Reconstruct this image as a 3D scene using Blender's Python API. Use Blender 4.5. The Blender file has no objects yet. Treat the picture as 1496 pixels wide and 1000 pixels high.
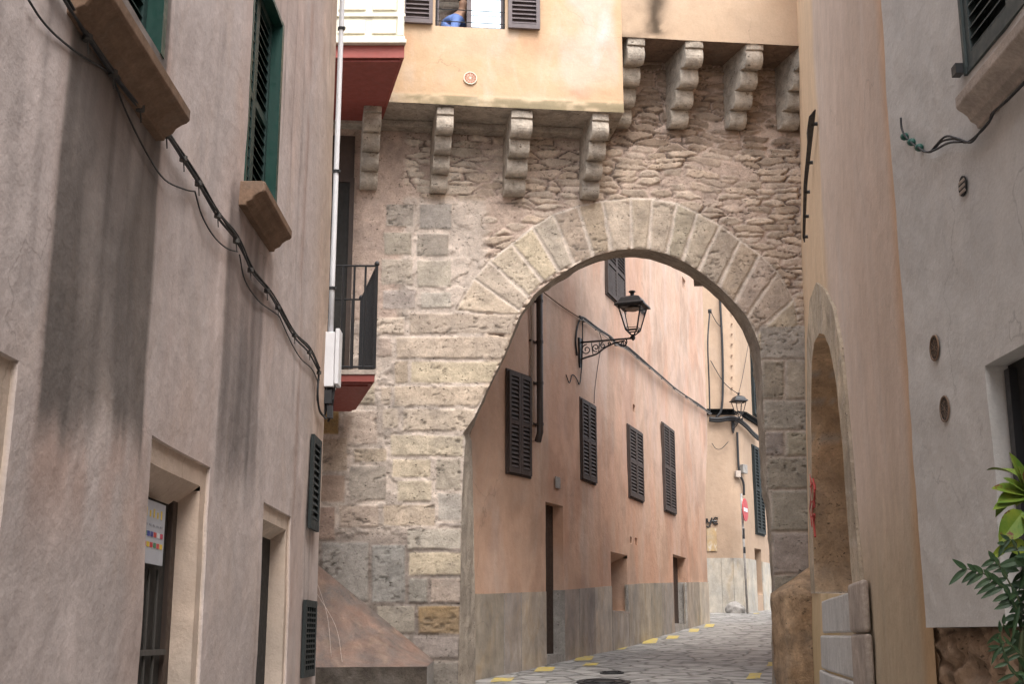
import bpy, bmesh, math, random
import numpy as np
from mathutils import Vector, Matrix
random.seed(7); rng = np.random.default_rng(7)
sc = bpy.context.scene
R = math.radians
# ------------------------------------------------------------------ camera, sky, sun, exposure
F = 1850.0; PITCH = math.atan(428.0/F); EYE = np.array([0.0, 0.0, 1.6])
cam_d = bpy.data.cameras.new('camera'); cam = bpy.data.objects.new('camera', cam_d)
sc.collection.objects.link(cam); sc.camera = cam
cam_d.sensor_width = 36; cam_d.lens = F/1496*36; cam_d.clip_end = 2000; cam_d.clip_start = 0.05
cam.location = EYE; cam.rotation_euler = (math.pi/2+PITCH, 0, 0)
w = bpy.data.worlds.new('World'); sc.world = w; w.use_nodes = True
nt = w.node_tree; nt.nodes.clear()
sky = nt.nodes.new('ShaderNodeTexSky'); sky.sky_type = 'NISHITA'; sky.sun_disc = False
SUN_EL, SUN_AZ = 58, 165           # azimuth measured from +Y towards +X: behind the camera, slightly to its right
sky.sun_elevation = R(SUN_EL); sky.sun_rotation = R(SUN_AZ); sky.dust_density = 4.0; sky.air_density = 1.0
hs = nt.nodes.new('ShaderNodeHueSaturation'); hs.inputs['Saturation'].default_value = 0.30
bg = nt.nodes.new('ShaderNodeBackground'); bg.inputs['Strength'].default_value = 0.15
wo = nt.nodes.new('ShaderNodeOutputWorld')
nt.links.new(sky.outputs[0], hs.inputs['Color']); nt.links.new(hs.outputs[0], bg.inputs[0]); nt.links.new(bg.outputs[0], wo.inputs[0])
sun_d = bpy.data.lights.new('sun', 'SUN'); sun_d.energy = 0.7; sun_d.angle = R(35); sun_d.color = (1.0, 0.96, 0.90)
sun = bpy.data.objects.new('sun', sun_d); sc.collection.objects.link(sun)
sv = Vector((math.sin(R(SUN_AZ))*math.cos(R(SUN_EL)), math.cos(R(SUN_AZ))*math.cos(R(SUN_EL)), math.sin(R(SUN_EL))))
sun.rotation_euler = sv.to_track_quat('Z', 'Y').to_euler(); sun.location = sv*40
sc.view_settings.view_transform = 'Standard'; sc.view_settings.look = 'None'
sc.view_settings.gamma = 1; sc.view_settings.exposure = 1.55
sc.cycles.max_bounces = 8; sc.cycles.diffuse_bounces = 5

# ------------------------------------------------------------------ helpers
def ray(px, py):
    a, b = (px-748.0)/F, (500.0-py)/F
    c, s = math.cos(PITCH), math.sin(PITCH)
    return np.array([a, c-s*b, s+c*b])
def at(px, py, Y):
    d = ray(px, py); return EYE + d*(Y/d[1])
def hsh(a, b, seed=0):
    a = np.asarray(a).astype(np.int64); b = np.asarray(b).astype(np.int64)
    n = (a*374761393 + b*668265263 + seed*974634777) & 0x7fffffff
    n = ((n ^ (n >> 13))*1274126177) & 0x7fffffff
    return ((n ^ (n >> 16)) & 0xffff)/65535.0
def vnoise(x, y, seed=0):
    x = np.asarray(x, float); y = np.asarray(y, float)
    xi = np.floor(x); yi = np.floor(y); fx = x-xi; fy = y-yi
    fx = fx*fx*(3-2*fx); fy = fy*fy*(3-2*fy)
    a = hsh(xi, yi, seed); b = hsh(xi+1, yi, seed); c = hsh(xi, yi+1, seed); d = hsh(xi+1, yi+1, seed)
    return (a*(1-fx)+b*fx)*(1-fy)+(c*(1-fx)+d*fx)*fy
def fbm(x, y, o=4, seed=0):
    t = 0; amp = .5
    for i in range(o):
        t = t + amp*vnoise(np.asarray(x)*2**i, np.asarray(y)*2**i, seed+i*17); amp *= .5
    return t/(1-.5**o)
def ss(a, b, x):
    t = np.clip((np.asarray(x, float)-a)/(b-a), 0, 1); return t*t*(3-2*t)
def worley(x, y, jx=.9, jy=.6, seed=0):
    xi = np.floor(x); yi = np.floor(y); f1 = np.full(x.shape, 9.); f2 = np.full(x.shape, 9.); ida = np.zeros(x.shape); idb = np.zeros(x.shape); cx = np.zeros(x.shape); cy = np.zeros(x.shape)
    for j in (-1, 0, 1):
        yy = yi+j; sh = hsh(yy, yy*0+5, seed+3)       # rows shifted against each other
        for i in (-2, -1, 0, 1, 2):
            xx = xi+i; px_ = xx+.5+sh+(hsh(xx, yy, seed)-.5)*jx; py_ = yy+.5+(hsh(xx, yy, seed+1)-.5)*jy
            dx = np.abs(x-px_); dy = np.abs(y-py_); d = (dx**3+dy**3)**(1/3)-.30*(hsh(xx, yy, seed+2)-.5)
            m = d < f1; f2 = np.where(m, f1, np.minimum(f2, d)); f1 = np.where(m, d, f1); ida = np.where(m, xx, ida); idb = np.where(m, yy, idb); cx = np.where(m, x-px_, cx); cy = np.where(m, y-py_, cy)
    return f1, f2-f1, ida, idb, cx, cy
COL = sc.collection
ROOTLOC = {}
def tag(o, label=None, cat=None, group=None, kind=None):
    if label: o['label'] = label
    if cat: o['category'] = cat
    if group: o['group'] = group
    if kind: o['kind'] = kind
    return o
def thing(name, loc, label, cat, group=None):
    o = bpy.data.objects.new(name, None); COL.objects.link(o); o.location = Vector(loc); o.empty_display_size = .2
    ROOTLOC[o.name] = Vector(loc); tag(o, label, cat, group); return o
def setparent(o, p):
    if p is None: return
    o.parent = p
    if p.name in ROOTLOC: o.matrix_parent_inverse = Matrix.Translation(-ROOTLOC[p.name])
def linkmesh(me, name, m, parent=None, smooth=False):
    if m is not None: me.materials.append(m)
    if smooth: me.polygons.foreach_set('use_smooth', [True]*len(me.polygons))
    o = bpy.data.objects.new(name, me); COL.objects.link(o); setparent(o, parent); return o
class MB:
    def __init__(s): s.v = []; s.f = []
    def add(s, vs, fs):
        n = len(s.v); s.v += [tuple(map(float, p)) for p in vs]; s.f += [tuple(n+i for i in q) for q in fs]; return s
    def hexa(s, p):   # p: 8 points, bottom loop 0-3, top loop 4-7
        return s.add(p, [(0,3,2,1),(4,5,6,7),(0,1,5,4),(1,2,6,5),(2,3,7,6),(3,0,4,7)])
    def box(s, x0, x1, y0, y1, z0, z1):
        return s.hexa([(x0,y0,z0),(x1,y0,z0),(x1,y1,z0),(x0,y1,z0),(x0,y0,z1),(x1,y0,z1),(x1,y1,z1),(x0,y1,z1)])
    def wbox(s, W, u0, u1, z0, z1, o0, o1, n=1):
        for i in range(n):
            a = u0+(u1-u0)*i/n; b = u0+(u1-u0)*(i+1)/n
            P = W.p
            s.hexa([P(a,z0,o1),P(b,z0,o1),P(b,z0,o0),P(a,z0,o0),P(a,z1,o1),P(b,z1,o1),P(b,z1,o0),P(a,z1,o0)])
        return s
    def tube(s, pts, r, seg=6, taper=None):
        pts = [Vector(p) for p in pts]; n = len(pts); rings = []
        up = None
        for i, p in enumerate(pts):
            d = (pts[min(i+1, n-1)]-pts[max(i-1, 0)]).normalized()
            if up is None: up = d.orthogonal().normalized()
            up = (up - d*up.dot(d)); up = up.normalized() if up.length > 1e-5 else d.orthogonal().normalized()
            q = d.cross(up); rr = r if taper is None else r*(1+(taper-1)*i/(n-1))
            rings.append([p+(up*math.cos(2*math.pi*k/seg)+q*math.sin(2*math.pi*k/seg))*rr for k in range(seg)])
        vs = [v for ring in rings for v in ring]; fs = []
        for i in range(n-1):
            for k in range(seg):
                fs.append((i*seg+k, i*seg+(k+1)%seg, (i+1)*seg+(k+1)%seg, (i+1)*seg+k))
        fs.append(tuple(range(seg-1, -1, -1))); fs.append(tuple((n-1)*seg+k for k in range(seg)))
        return s.add(vs, fs)
    def lathe(s, c, prof, seg=12, axis=(0,0,1), rot=0):
        ax = Vector(axis).normalized(); a = ax.orthogonal().normalized() if abs(ax.z) < .99 else Vector((1,0,0)); b = ax.cross(a)
        c = Vector(c); vs = []; fs = []
        for (r, h) in prof:
            for k in range(seg):
                t = 2*math.pi*k/seg+rot; vs.append(c+ax*h+(a*math.cos(t)+b*math.sin(t))*max(r, 1e-4))
        m = len(prof)
        for i in range(m-1):
            for k in range(seg): fs.append((i*seg+k, i*seg+(k+1)%seg, (i+1)*seg+(k+1)%seg, (i+1)*seg+k))
        fs.append(tuple(range(seg-1, -1, -1))); fs.append(tuple((m-1)*seg+k for k in range(seg)))
        return s.add(vs, fs)
    def prism(s, poly, off):
        n = len(poly); off = np.array(off, float); a = [np.array(p, float) for p in poly]
        return s.add(a+[p+off for p in a], [tuple(range(n-1, -1, -1)), tuple(range(n, 2*n))]+[(i, (i+1)%n, n+(i+1)%n, n+i) for i in range(n)])
    def build(s, name, m, parent=None, smooth=False, bevel=0, seg=2):
        me = bpy.data.meshes.new(name); me.from_pydata(s.v, [], s.f); me.update()
        bm = bmesh.new(); bm.from_mesh(me); bmesh.ops.recalc_face_normals(bm, faces=bm.faces); bm.to_mesh(me); bm.free()
        o = linkmesh(me, name, m, parent, smooth)
        if bevel:
            b = o.modifiers.new('bevel', 'BEVEL'); b.width = bevel; b.segments = seg; b.limit_method = 'ANGLE'; b.angle_limit = R(40)
        return o
class Wall:                                     # a vertical wall along a plan polyline; street on its right-hand side when flip=1
    def __init__(s, pts, side=1, smooth=0):
        p = np.array(pts, float); s.side = side
        if smooth:
            t = np.arange(len(p)); tt = np.linspace(0, len(p)-1, (len(p)-1)*12+1); q = []
            for k in tt:
                i = min(int(k), len(p)-2); f = k-i
                p0 = p[i-1] if i > 0 else 2*p[0]-p[1]; p3 = p[i+2] if i+2 < len(p) else 2*p[-1]-p[-2]
                q.append(.5*((2*p[i])+(-p0+p[i+1])*f+(2*p0-5*p[i]+4*p[i+1]-p3)*f*f+(-p0+3*p[i]-3*p[i+1]+p3)*f**3))
            p = np.array(q)
        s.pts = p; d = np.diff(p, axis=0); L = np.hypot(d[:,0], d[:,1]); s.s = np.r_[0, np.cumsum(L)]; s.L = s.s[-1]
        nn = np.stack([d[:,1]/L, -d[:,0]/L], 1)*side
        vn = np.zeros_like(p); vn[:-1] += nn; vn[1:] += nn; vn /= np.linalg.norm(vn, axis=1)[:,None]; s.n = vn
    def P(s, u, z, o=0):
        u = np.asarray(u, float); z = np.asarray(z, float); o = np.asarray(o, float)
        uc = np.clip(u, 0, s.L)
        x = np.interp(uc, s.s, s.pts[:,0]); y = np.interp(uc, s.s, s.pts[:,1])
        nx = np.interp(uc, s.s, s.n[:,0]); ny = np.interp(uc, s.s, s.n[:,1])
        e = u-uc; tl = (s.pts[-1]-s.pts[-2]); tl = tl/np.hypot(*tl); tf = (s.pts[1]-s.pts[0]); tf = tf/np.hypot(*tf)
        tx = np.where(e > 0, tl[0], tf[0]); ty = np.where(e > 0, tl[1], tf[1])
        return np.stack(np.broadcast_arrays(x+nx*o+tx*e, y+ny*o+ty*e, z), -1)
    def p(s, u, z, o=0): return tuple(s.P(u, z, o))
    def uv(s, px, py, o=0):
        d = ray(px, py); us = np.linspace(-3, s.L+3, 6001); P = s.P(us, 0, o)
        g = P[:,0]*d[1]-P[:,1]*d[0]; ok = np.where((g[:-1]*g[1:] <= 0) & (P[:-1,1] > .3))[0]
        if len(ok) == 0: raise ValueError('no hit %s %s' % (px, py))
        i = ok[np.argmin(P[ok,1])]; f = g[i]/(g[i]-g[i+1]); u = us[i]+f*(us[1]-us[0]); y = P[i,1]*(1-f)+P[i+1,1]*f
        return u, EYE[2]+d[2]/d[1]*y
    def pt(s, px, py, o=0):
        u, z = s.uv(px, py, o); return s.p(u, z, o)
class LeanWall(Wall):                           # leans back with height towards its far end
    def lean(s, u, z): return -.032*(np.asarray(z, float)-2.2)*np.clip(np.asarray(u, float)/s.L, 0, 1)**1.5
    def P(s, u, z, o=0): return Wall.P(s, u, z, np.asarray(o, float)+s.lean(u, z))
    def uv(s, px, py, o=0):
        k = Wall(s.pts, s.side); l = 0.0
        for _ in range(6):
            u, z = k.uv(px, py, o+l); l = float(s.lean(u, z))
        return u, z
def inpoly(x, y, poly):
    poly = np.asarray(poly); r = np.zeros(np.shape(x), bool); n = len(poly); j = n-1
    for i in range(n):
        xi, yi = poly[i]; xj, yj = poly[j]
        if yi != yj:
            c = ((yi > y) != (yj > y)) & (x < (xj-xi)*(y-yi)/(yj-yi)+xi); r ^= c
        j = i
    return r
def nearest(x, y, poly, closed=True):           # nearest point on polygon outline
    poly = np.asarray(poly); n = len(poly); bd = np.full(np.shape(x), 1e9); bx = np.array(x); by = np.array(y)
    for i in range(n if closed else n-1):
        a = poly[i]; b = poly[(i+1)%n]; d = b-a; L = d@d
        if L < 1e-12: continue
        t = np.clip(((x-a[0])*d[0]+(y-a[1])*d[1])/L, 0, 1); qx = a[0]+t*d[0]; qy = a[1]+t*d[1]
        dd = np.hypot(x-qx, y-qy); m = dd < bd; bd = np.where(m, dd, bd); bx = np.where(m, qx, bx); by = np.where(m, qy, by)
    return bd, bx, by
def surf(W, name, m, parent, u0, u1, z0, z1, step, rects=(), polys=(), disp=None, col=None, off=0, warp=None, smooth=True, ucuts=(), zcuts=(), sharp=None):
    """wall skin as a fine grid; rect holes (u0,u1,z0,z1,depth[,soffit drop]) get reveals, polygon holes are cut along their outline"""
    def lin(a, b, cuts):
        cu = sorted(set(c for c in cuts if a < c < b)); xs = [x for x in np.linspace(a, b, max(2, int(round((b-a)/step))+1))]
        xs = [x for i, x in enumerate(xs) if i in (0, len(xs)-1) or not cu or min(abs(x-c) for c in cu) > step*.35]
        return np.array(sorted(set(xs) | set(cu)))
    us = lin(u0, u1, [c for r in rects for c in r[:2]]+list(ucuts)); zs = lin(z0, z1, [c for r in rects for c in r[2:4]]+list(zcuts))
    U, Z = np.meshgrid(us, zs, indexing='ij')
    keep = np.ones((len(us)-1, len(zs)-1), bool)
    for r in rects:
        cu = (us[:-1]+us[1:])/2; cz = (zs[:-1]+zs[1:])/2
        keep &= ~(((cu > r[0]) & (cu < r[1]))[:,None] & ((cz > r[2]) & (cz < r[3]))[None])
    for pl in polys:
        bd, bx, by = nearest(U, Z, pl); mm = (bd < step*.62) & (U > u0) & (U < u1) & (Z > z0) & (Z < z1)
        U = np.where(mm, bx, U); Z = np.where(mm, by, Z)
        cU = (U[:-1,:-1]+U[1:,:-1]+U[:-1,1:]+U[1:,1:])/4; cZ = (Z[:-1,:-1]+Z[1:,:-1]+Z[:-1,1:]+Z[1:,1:])/4
        keep &= ~inpoly(cU, cZ, pl)
    D = disp(U, Z) if disp is not None else np.zeros_like(U)
    UU, ZZ = (warp(U, Z) if warp else (U, Z))
    P = W.P(UU, ZZ, D+off).reshape(-1, 3)
    C = col(U, Z).reshape(-1, 3) if col is not None else np.ones((P.shape[0], 3))
    idx = np.arange(P.shape[0]).reshape(U.shape)
    q = np.stack([idx[:-1,:-1], idx[1:,:-1], idx[1:,1:], idx[:-1,1:]], -1)[keep]
    vs = [P]; cs = [C]; fs = [q]; n = P.shape[0]
    for r in rects:                            # reveals
        dep = r[4]; drop = r[5] if len(r) > 5 else 0
        iu = [np.argmin(abs(us-r[0])), np.argmin(abs(us-r[1]))]; iz = [np.argmin(abs(zs-max(r[2], z0))), np.argmin(abs(zs-min(r[3], z1)))]
        edge = [(i, iz[0]) for i in range(iu[0], iu[1]+1)]+[(iu[1], j) for j in range(iz[0]+1, iz[1]+1)]+[(i, iz[1]) for i in range(iu[1]-1, iu[0]-1, -1)]+[(iu[0], j) for j in range(iz[1]-1, iz[0]-1, -1)]
        e = np.array([idx[a, b] for a, b in edge]); top = np.array([b == iz[1] for a, b in edge])
        eu = np.array([U[a, b] for a, b in edge]); ez = np.array([Z[a, b] for a, b in edge])
        if warp: eu, ez = warp(eu, ez)
        nb = W.P(eu, np.where(top, ez-drop, ez), off-dep)
        k = len(e); A = np.arange(k-1)
        f2 = np.stack([e[:-1], e[1:], n+k+A+1, n+k+A], -1)
        vs.append(P[e]); vs.append(nb); cs.append(C[e]); cs.append(C[e])
        f2 = np.stack([n+A, n+A+1, n+k+A+1, n+k+A], -1); fs.append(f2); n += 2*k
    V = np.concatenate(vs); Fq = np.concatenate(fs); CC = np.concatenate(cs)
    me = bpy.data.meshes.new(name)
    me.vertices.add(len(V)); me.vertices.foreach_set('co', V.astype(np.float32).ravel())
    me.loops.add(Fq.size); me.loops.foreach_set('vertex_index', Fq.astype(np.int32).ravel())
    me.polygons.add(len(Fq)); me.polygons.foreach_set('loop_start', np.arange(0, Fq.size, 4, dtype=np.int32))
    me.polygons.foreach_set('loop_total', np.full(len(Fq), 4, np.int32)); me.update(calc_edges=True)
    a = me.color_attributes.new('Tint', 'FLOAT_COLOR', 'POINT')
    a.data.foreach_set('color', np.concatenate([CC, np.ones((len(CC), 1))], 1).astype(np.float32).ravel())
    me.validate()
    o = linkmesh(me, name, m, parent, smooth)
    if sharp: me.set_sharp_from_angle(angle=R(sharp))
    return o
def strip(name, m, parent, A, B, n=8, amp=0.01, seed=3, colr=(1,1,1), smooth=True, joints=0):
    """rough surface between two 3-D polylines with equal point counts"""
    A = np.array(A); B = np.array(B)
    def res(Q, k):
        t = np.linspace(0, len(Q)-1, k); return np.stack([np.interp(t, np.arange(len(Q)), Q[:,i]) for i in range(3)], 1)
    k = len(A)*8; A = res(A, k); B = res(B, k); T = np.linspace(0, 1, n+1)
    G = A[:,None]*(1-T[None,:,None])+B[:,None]*T[None,:,None]
    L = np.r_[0, np.cumsum(np.linalg.norm(np.diff(A, axis=0), axis=1))]
    tg = np.gradient(A, axis=0); tg /= np.linalg.norm(tg, axis=1)[:,None]+1e-9; dp = (B-A)/(np.linalg.norm(B-A, axis=1)[:,None]+1e-9); nr = np.cross(tg, dp)
    X, Y = np.meshgrid(L, T*.6, indexing='ij'); N = (fbm(X*6, Y*9, 4, seed)-.5)*2*amp; N[:,0] *= .3; N[:,-1] *= .3
    G = G+nr[:,None]*N[...,None]
    idx = np.arange(k*(n+1)).reshape(k, n+1); q = np.stack([idx[:-1,:-1], idx[1:,:-1], idx[1:,1:], idx[:-1,1:]], -1).reshape(-1, 4)
    me = bpy.data.meshes.new(name); me.from_pydata(G.reshape(-1, 3).tolist(), [], q.tolist()); me.update()
    a = me.color_attributes.new('Tint', 'FLOAT_COLOR', 'POINT'); c = np.array(colr)[None]*(0.8+.4*fbm(X*3, Y*5, 3, seed+5)).reshape(-1, 1)
    if joints:
        q_ = (X+(fbm(X*3, Y*6, 3, seed+9)-.5)*.05)/joints; jm = (np.abs(q_-np.round(q_))*joints < .022).reshape(-1, 1); c = c*(.82+.36*hsh(np.floor(q_+.5*0), 0*q_, seed)).reshape(-1, 1); c = np.where(jm, np.array([.50,.42,.34])[None], c)
    a.data.foreach_set('color', np.concatenate([c, np.ones((len(c), 1))], 1).astype(np.float32).ravel())
    return linkmesh(me, name, m, parent, smooth)
# ------------------------------------------------------------------ materials
class NT:
    def __init__(s, name):
        s.m = bpy.data.materials.new(name); s.m.use_nodes = True; s.t = s.m.node_tree; s.b = s.t.nodes['Principled BSDF']
        s.pos = s.t.nodes.new('ShaderNodeNewGeometry').outputs['Position']
    def N(s, k, **kw):
        n = s.t.nodes.new(k)
        for a, v in kw.items():
            if hasattr(n, a): setattr(n, a, v)
        return n
    def L(s, a, b): s.t.links.new(a, b)
    def mapped(s, sc_, loc=(0,0,0)):
        n = s.N('ShaderNodeMapping'); s.L(s.pos, n.inputs[0]); n.inputs['Scale'].default_value = sc_; n.inputs['Location'].default_value = loc; return n.outputs[0]
    def noise(s, scale, detail=4, rough=.55, vec=None, dist=0):
        n = s.N('ShaderNodeTexNoise'); n.inputs['Scale'].default_value = scale; n.inputs['Detail'].default_value = detail
        n.inputs['Roughness'].default_value = rough; n.inputs['Distortion'].default_value = dist; s.L(vec or s.pos, n.inputs['Vector']); return n.outputs['Fac']
    def voro(s, scale, vec=None, feature='F1', out='Distance', rnd=1):
        n = s.N('ShaderNodeTexVoronoi'); n.feature = feature; n.inputs['Scale'].default_value = scale; n.inputs['Randomness'].default_value = rnd; s.L(vec or s.pos, n.inputs['Vector']); return n.outputs[out]
    def rng(s, x, a, b, c, d):
        n = s.N('ShaderNodeMapRange'); s.L(x, n.inputs[0])
        for i, v in enumerate((a, b, c, d)): n.inputs[i+1].default_value = v
        return n.outputs[0]
    def mix(s, f, a, b, typ='MIX'):
        n = s.N('ShaderNodeMix'); n.data_type = 'RGBA'; n.blend_type = typ
        if isinstance(f, (int, float)): n.inputs[0].default_value = f
        else: s.L(f, n.inputs[0])
        for k, v in ((6, a), (7, b)):
            if isinstance(v, (tuple, list)): n.inputs[k].default_value = (*v[:3], 1)
            else: s.L(v, n.inputs[k])
        return n.outputs[2]
    def mul(s, col, fac):       # colour times scalar socket
        return s.mix(1.0, col, fac, 'MULTIPLY')
    def math(s, op, a, b=0):
        n = s.N('ShaderNodeMath'); n.operation = op
        for i, v in enumerate((a, b)):
            if isinstance(v, (int, float)): n.inputs[i].default_value = v
            else: s.L(v, n.inputs[i])
        return n.outputs[0]
    def bump(s, h, dist, strength=1, prev=None):
        n = s.N('ShaderNodeBump'); n.inputs['Distance'].default_value = dist; n.inputs['Strength'].default_value = strength; s.L(h, n.inputs['Height'])
        if prev is not None: s.L(prev, n.inputs['Normal'])
        return n.outputs[0]
    def out(s, col, rough=.9, nrm=None, metal=0, spec=.3):
        if isinstance(col, (tuple, list)): s.b.inputs['Base Color'].default_value = (*col[:3], 1)
        else: s.L(col, s.b.inputs['Base Color'])
        if isinstance(rough, (int, float)): s.b.inputs['Roughness'].default_value = rough
        else: s.L(rough, s.b.inputs['Roughness'])
        s.b.inputs['Metallic'].default_value = metal; s.b.inputs['Specular IOR Level'].default_value = spec
        if nrm is not None: s.L(nrm, s.b.inputs['Normal'])
        return s.m
def plaster(name, c1, c2, c3, big=.9, streak=.18, tint=True, bump=.004, fine=.08, patch=.5):
    n = NT(name)
    f1 = n.rng(n.noise(big, 6, .6, dist=.4), .36, .66, 0, 1)
    c = n.mix(f1, c1, c2)
    f2 = n.rng(n.noise(big*2.3, 5, .62, vec=n.mapped((1, 1, .45), (3.1, 7.7, 1.3)), dist=.7), .52, .68, 0, patch)
    c = n.mix(f2, c, c3)
    st = n.rng(n.noise(2.3, 7, .62, vec=n.mapped((1, 1, .42)), dist=1.2), .32, .68, 1-streak, 1+streak*.8)
    c = n.mul(c, n.mix(n.rng(n.noise(.8, 3, .5, vec=n.mapped((1,1,1), (8, 3, 4))), .35, .65, .15, 1), (1,1,1), st))
    mt = n.rng(n.noise(4.5, 7, .68, dist=.3, vec=n.mapped((1,1,.7), (1,2,3))), .3, .7, 1-streak*.55-.03, 1+streak*.4+.03); c = n.mul(c, mt)
    c = n.mul(c, n.rng(n.noise(60, 5, .7), .25, .75, 1-fine, 1+fine))
    sp = n.rng(n.noise(9, 6, .75), .66, .74, 1, .82); c = n.mul(c, sp)
    wv_ = n.N('ShaderNodeVectorMath'); wv_.operation = 'MULTIPLY_ADD'; wt_ = n.N('ShaderNodeTexNoise'); wt_.inputs['Scale'].default_value = 2.2; wt_.inputs['Detail'].default_value = 6; n.L(n.pos, wt_.inputs['Vector'])
    n.L(wt_.outputs['Color'], wv_.inputs[0]); wv_.inputs[1].default_value = (.9, .9, .9); n.L(n.pos, wv_.inputs[2])
    ck = n.rng(n.voro(.42, wv_.outputs[0], 'DISTANCE_TO_EDGE'), .0, .0045, 1, 0); ckm = n.math('MULTIPLY', ck, n.rng(n.noise(.9, 4, .5, vec=n.mapped((1,1,1), (4,4,9))), .5, .6, 0, .30)); c = n.mix(ckm, c, (.10,.085,.075))
    if tint:
        a = n.N('ShaderNodeAttribute'); a.attribute_name = 'Tint'; c = n.mix(1.0, c, a.outputs['Color'], 'MULTIPLY')
    b = n.bump(n.noise(7, 5, .55), bump*3.0); b = n.bump(n.noise(55, 6, .7), bump*.45, prev=b)
    return n.out(c, .92, b, spec=.15)
def stone(name, mult=(1,1,1), attr=True, bump=.006, base=(.35,.3,.24), pit=True, var=.25):
    n = NT(name)
    if attr:
        a = n.N('ShaderNodeAttribute'); a.attribute_name = 'Tint'; c = n.mix(1.0, a.outputs['Color'], mult, 'MULTIPLY')
    else: c = base
    n1 = n.noise(6, 7, .7, dist=.5); c = n.mix(1.0, c, n.rng(n1, .3, .7, 1-var, 1+var), 'MULTIPLY')
    n2 = n.noise(45, 6, .75); c = n.mul(c, n.rng(n2, .3, .7, .80, 1.16))
    c = n.mix(n.rng(n.noise(1.7, 5, .65), .5, .72, 0, .4), c, (.20, .185, .17))
    if pit:
        p = n.math('MULTIPLY', n.rng(n.noise(30, 3, .6, vec=n.mapped((1, 1, 1.7), (5, 5, 5))), .60, .68, 0, 1), n.rng(n.noise(5, 3, .6, vec=n.mapped((1,1,2), (9,1,2))), .45, .62, 0, 1))
        c = n.mix(p, c, (.10, .085, .07))
    b = n.bump(n.noise(14, 6, .65), bump*2); b = n.bump(n2, bump, prev=b)
    if pit: b = n.bump(n.math('SUBTRACT', 1.0, p), .012, prev=b)
    return n.out(c, .95, b, spec=.1)
def paint(name, c, rough=.45, var=.12, metal=0, bump=.0006, dirt=None, spec=.4, streak=0):
    n = NT(name); k = n.mix(1.0, c, n.rng(n.noise(8, 5, .65), .3, .7, 1-var, 1+var), 'MULTIPLY')
    if streak: k = n.mul(k, n.rng(n.noise(9, 5, .6, vec=n.mapped((1,1,.12))), .3, .7, 1-streak, 1+streak))
    if dirt: k = n.mix(n.rng(n.noise(13, 6, .7), .52, .7, 0, .8), k, dirt)
    return n.out(k, n.rng(n.noise(20, 3), .3, .7, rough-.08, min(1, rough+.12)), n.bump(n.noise(50, 4), bump), metal, spec)
M = {}
M['left'] = plaster('left_plaster', (.53,.455,.43), (.455,.395,.375), (.52,.425,.375), streak=.13)
M['left_trim'] = plaster('trim_plaster', (.47,.40,.345), (.42,.36,.31), (.46,.36,.28), streak=.06, tint=False, patch=.3)
M['ochre'] = plaster('ochre_plaster', (.58,.41,.27), (.55,.38,.24), (.62,.50,.39), big=.7, streak=.05, patch=.55, bump=.003)
M['ochre2'] = plaster('faded_ochre_plaster', (.52,.385,.275), (.55,.42,.31), (.44,.32,.235), big=.8, streak=.05, patch=.3, bump=.003)
M['peach'] = plaster('peach_plaster', (.60,.41,.305), (.55,.365,.265), (.60,.455,.365), big=.7, streak=.10, patch=.6)
M['far'] = plaster('far_plaster', (.42,.305,.22), (.385,.28,.205), (.44,.34,.265), streak=.06, patch=.4)
M['tan'] = plaster('tan_plaster', (.66,.53,.445), (.61,.485,.40), (.65,.55,.485), big=.6, streak=.10, patch=.6)
M['white'] = plaster('white_plaster', (.60,.57,.54), (.54,.515,.49), (.60,.56,.52), big=1.1, streak=.06, patch=.5)
M['stone'] = stone('wall_stone')
M['corbel'] = stone('corbel_stone', attr=False, base=(.44,.385,.325), bump=.006, var=.42)
M['sill'] = stone('sill_stone', attr=False, base=(.20,.13,.09), bump=.002, pit=False)
M['sillpale'] = stone('pale_sill_stone', attr=False, base=(.43,.36,.31), bump=.004, pit=False)
M['wainscot'] = plaster('wainscot_stone', (.48,.42,.345), (.37,.34,.30), (.46,.36,.25), big=1.3, streak=.30, tint=True, patch=.6)
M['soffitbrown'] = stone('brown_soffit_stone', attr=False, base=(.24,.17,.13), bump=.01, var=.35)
M['infill'] = stone('brown_infill_stone', attr=False, base=(.50,.36,.24), bump=.008)
M['nicheblock'] = stone('smooth_grey_block', attr=False, base=(.50,.475,.45), bump=.003, var=.15, pit=False)
M['greystone'] = stone('grey_stone', attr=False, base=(.34,.32,.30), bump=.006)
M['jamb'] = stone('jamb_stone', base=(.3,.3,.3), bump=.006)
M['spur'] = stone('spur_stone', attr=False, base=(.42,.29,.185), bump=.012, var=.45)
M['redplaster'] = plaster('red_stained_plaster', (.22,.145,.115), (.15,.13,.12), (.28,.205,.155), big=2.2, streak=.3, tint=False, patch=.55, bump=.012, fine=.2)
M['darkbase'] = stone('dark_base_stone', attr=False, base=(.085,.07,.058), bump=.012, var=.4)
M['green'] = paint('green_paint', (.007,.042,.032), .4)
M['greend'] = paint('dark_green_paint', (.012,.034,.030), .5)
M['greygreen'] = paint('grey_green_paint', (.042,.055,.055), .55)
M['brown'] = paint('brown_paint', (.078,.060,.054), .6, streak=.15, spec=.2)
M['greybrown'] = paint('grey_brown_paint', (.13,.105,.11), .55)
M['dark'] = paint('dark_interior', (.02,.018,.016), .8)
M['wood'] = paint('dark_wood', (.05,.032,.024), .6, streak=.3)
M['shdark'] = paint('weathered_shutter_paint', (.024,.029,.029), .65, streak=.15, spec=.25)
M['iron'] = paint('black_iron', (.018,.018,.02), .45, metal=0, spec=.5)
M['steel'] = paint('weathered_iron', (.06,.055,.05), .6)
M['cable'] = paint('cable_rubber', (.025,.025,.027), .6)
M['whitepaint'] = paint('white_paint', (.74,.74,.76), .4, var=.05)
M['postergrey'] = paint('poster_paper', (.42,.43,.47), .5, var=.05)
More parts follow.
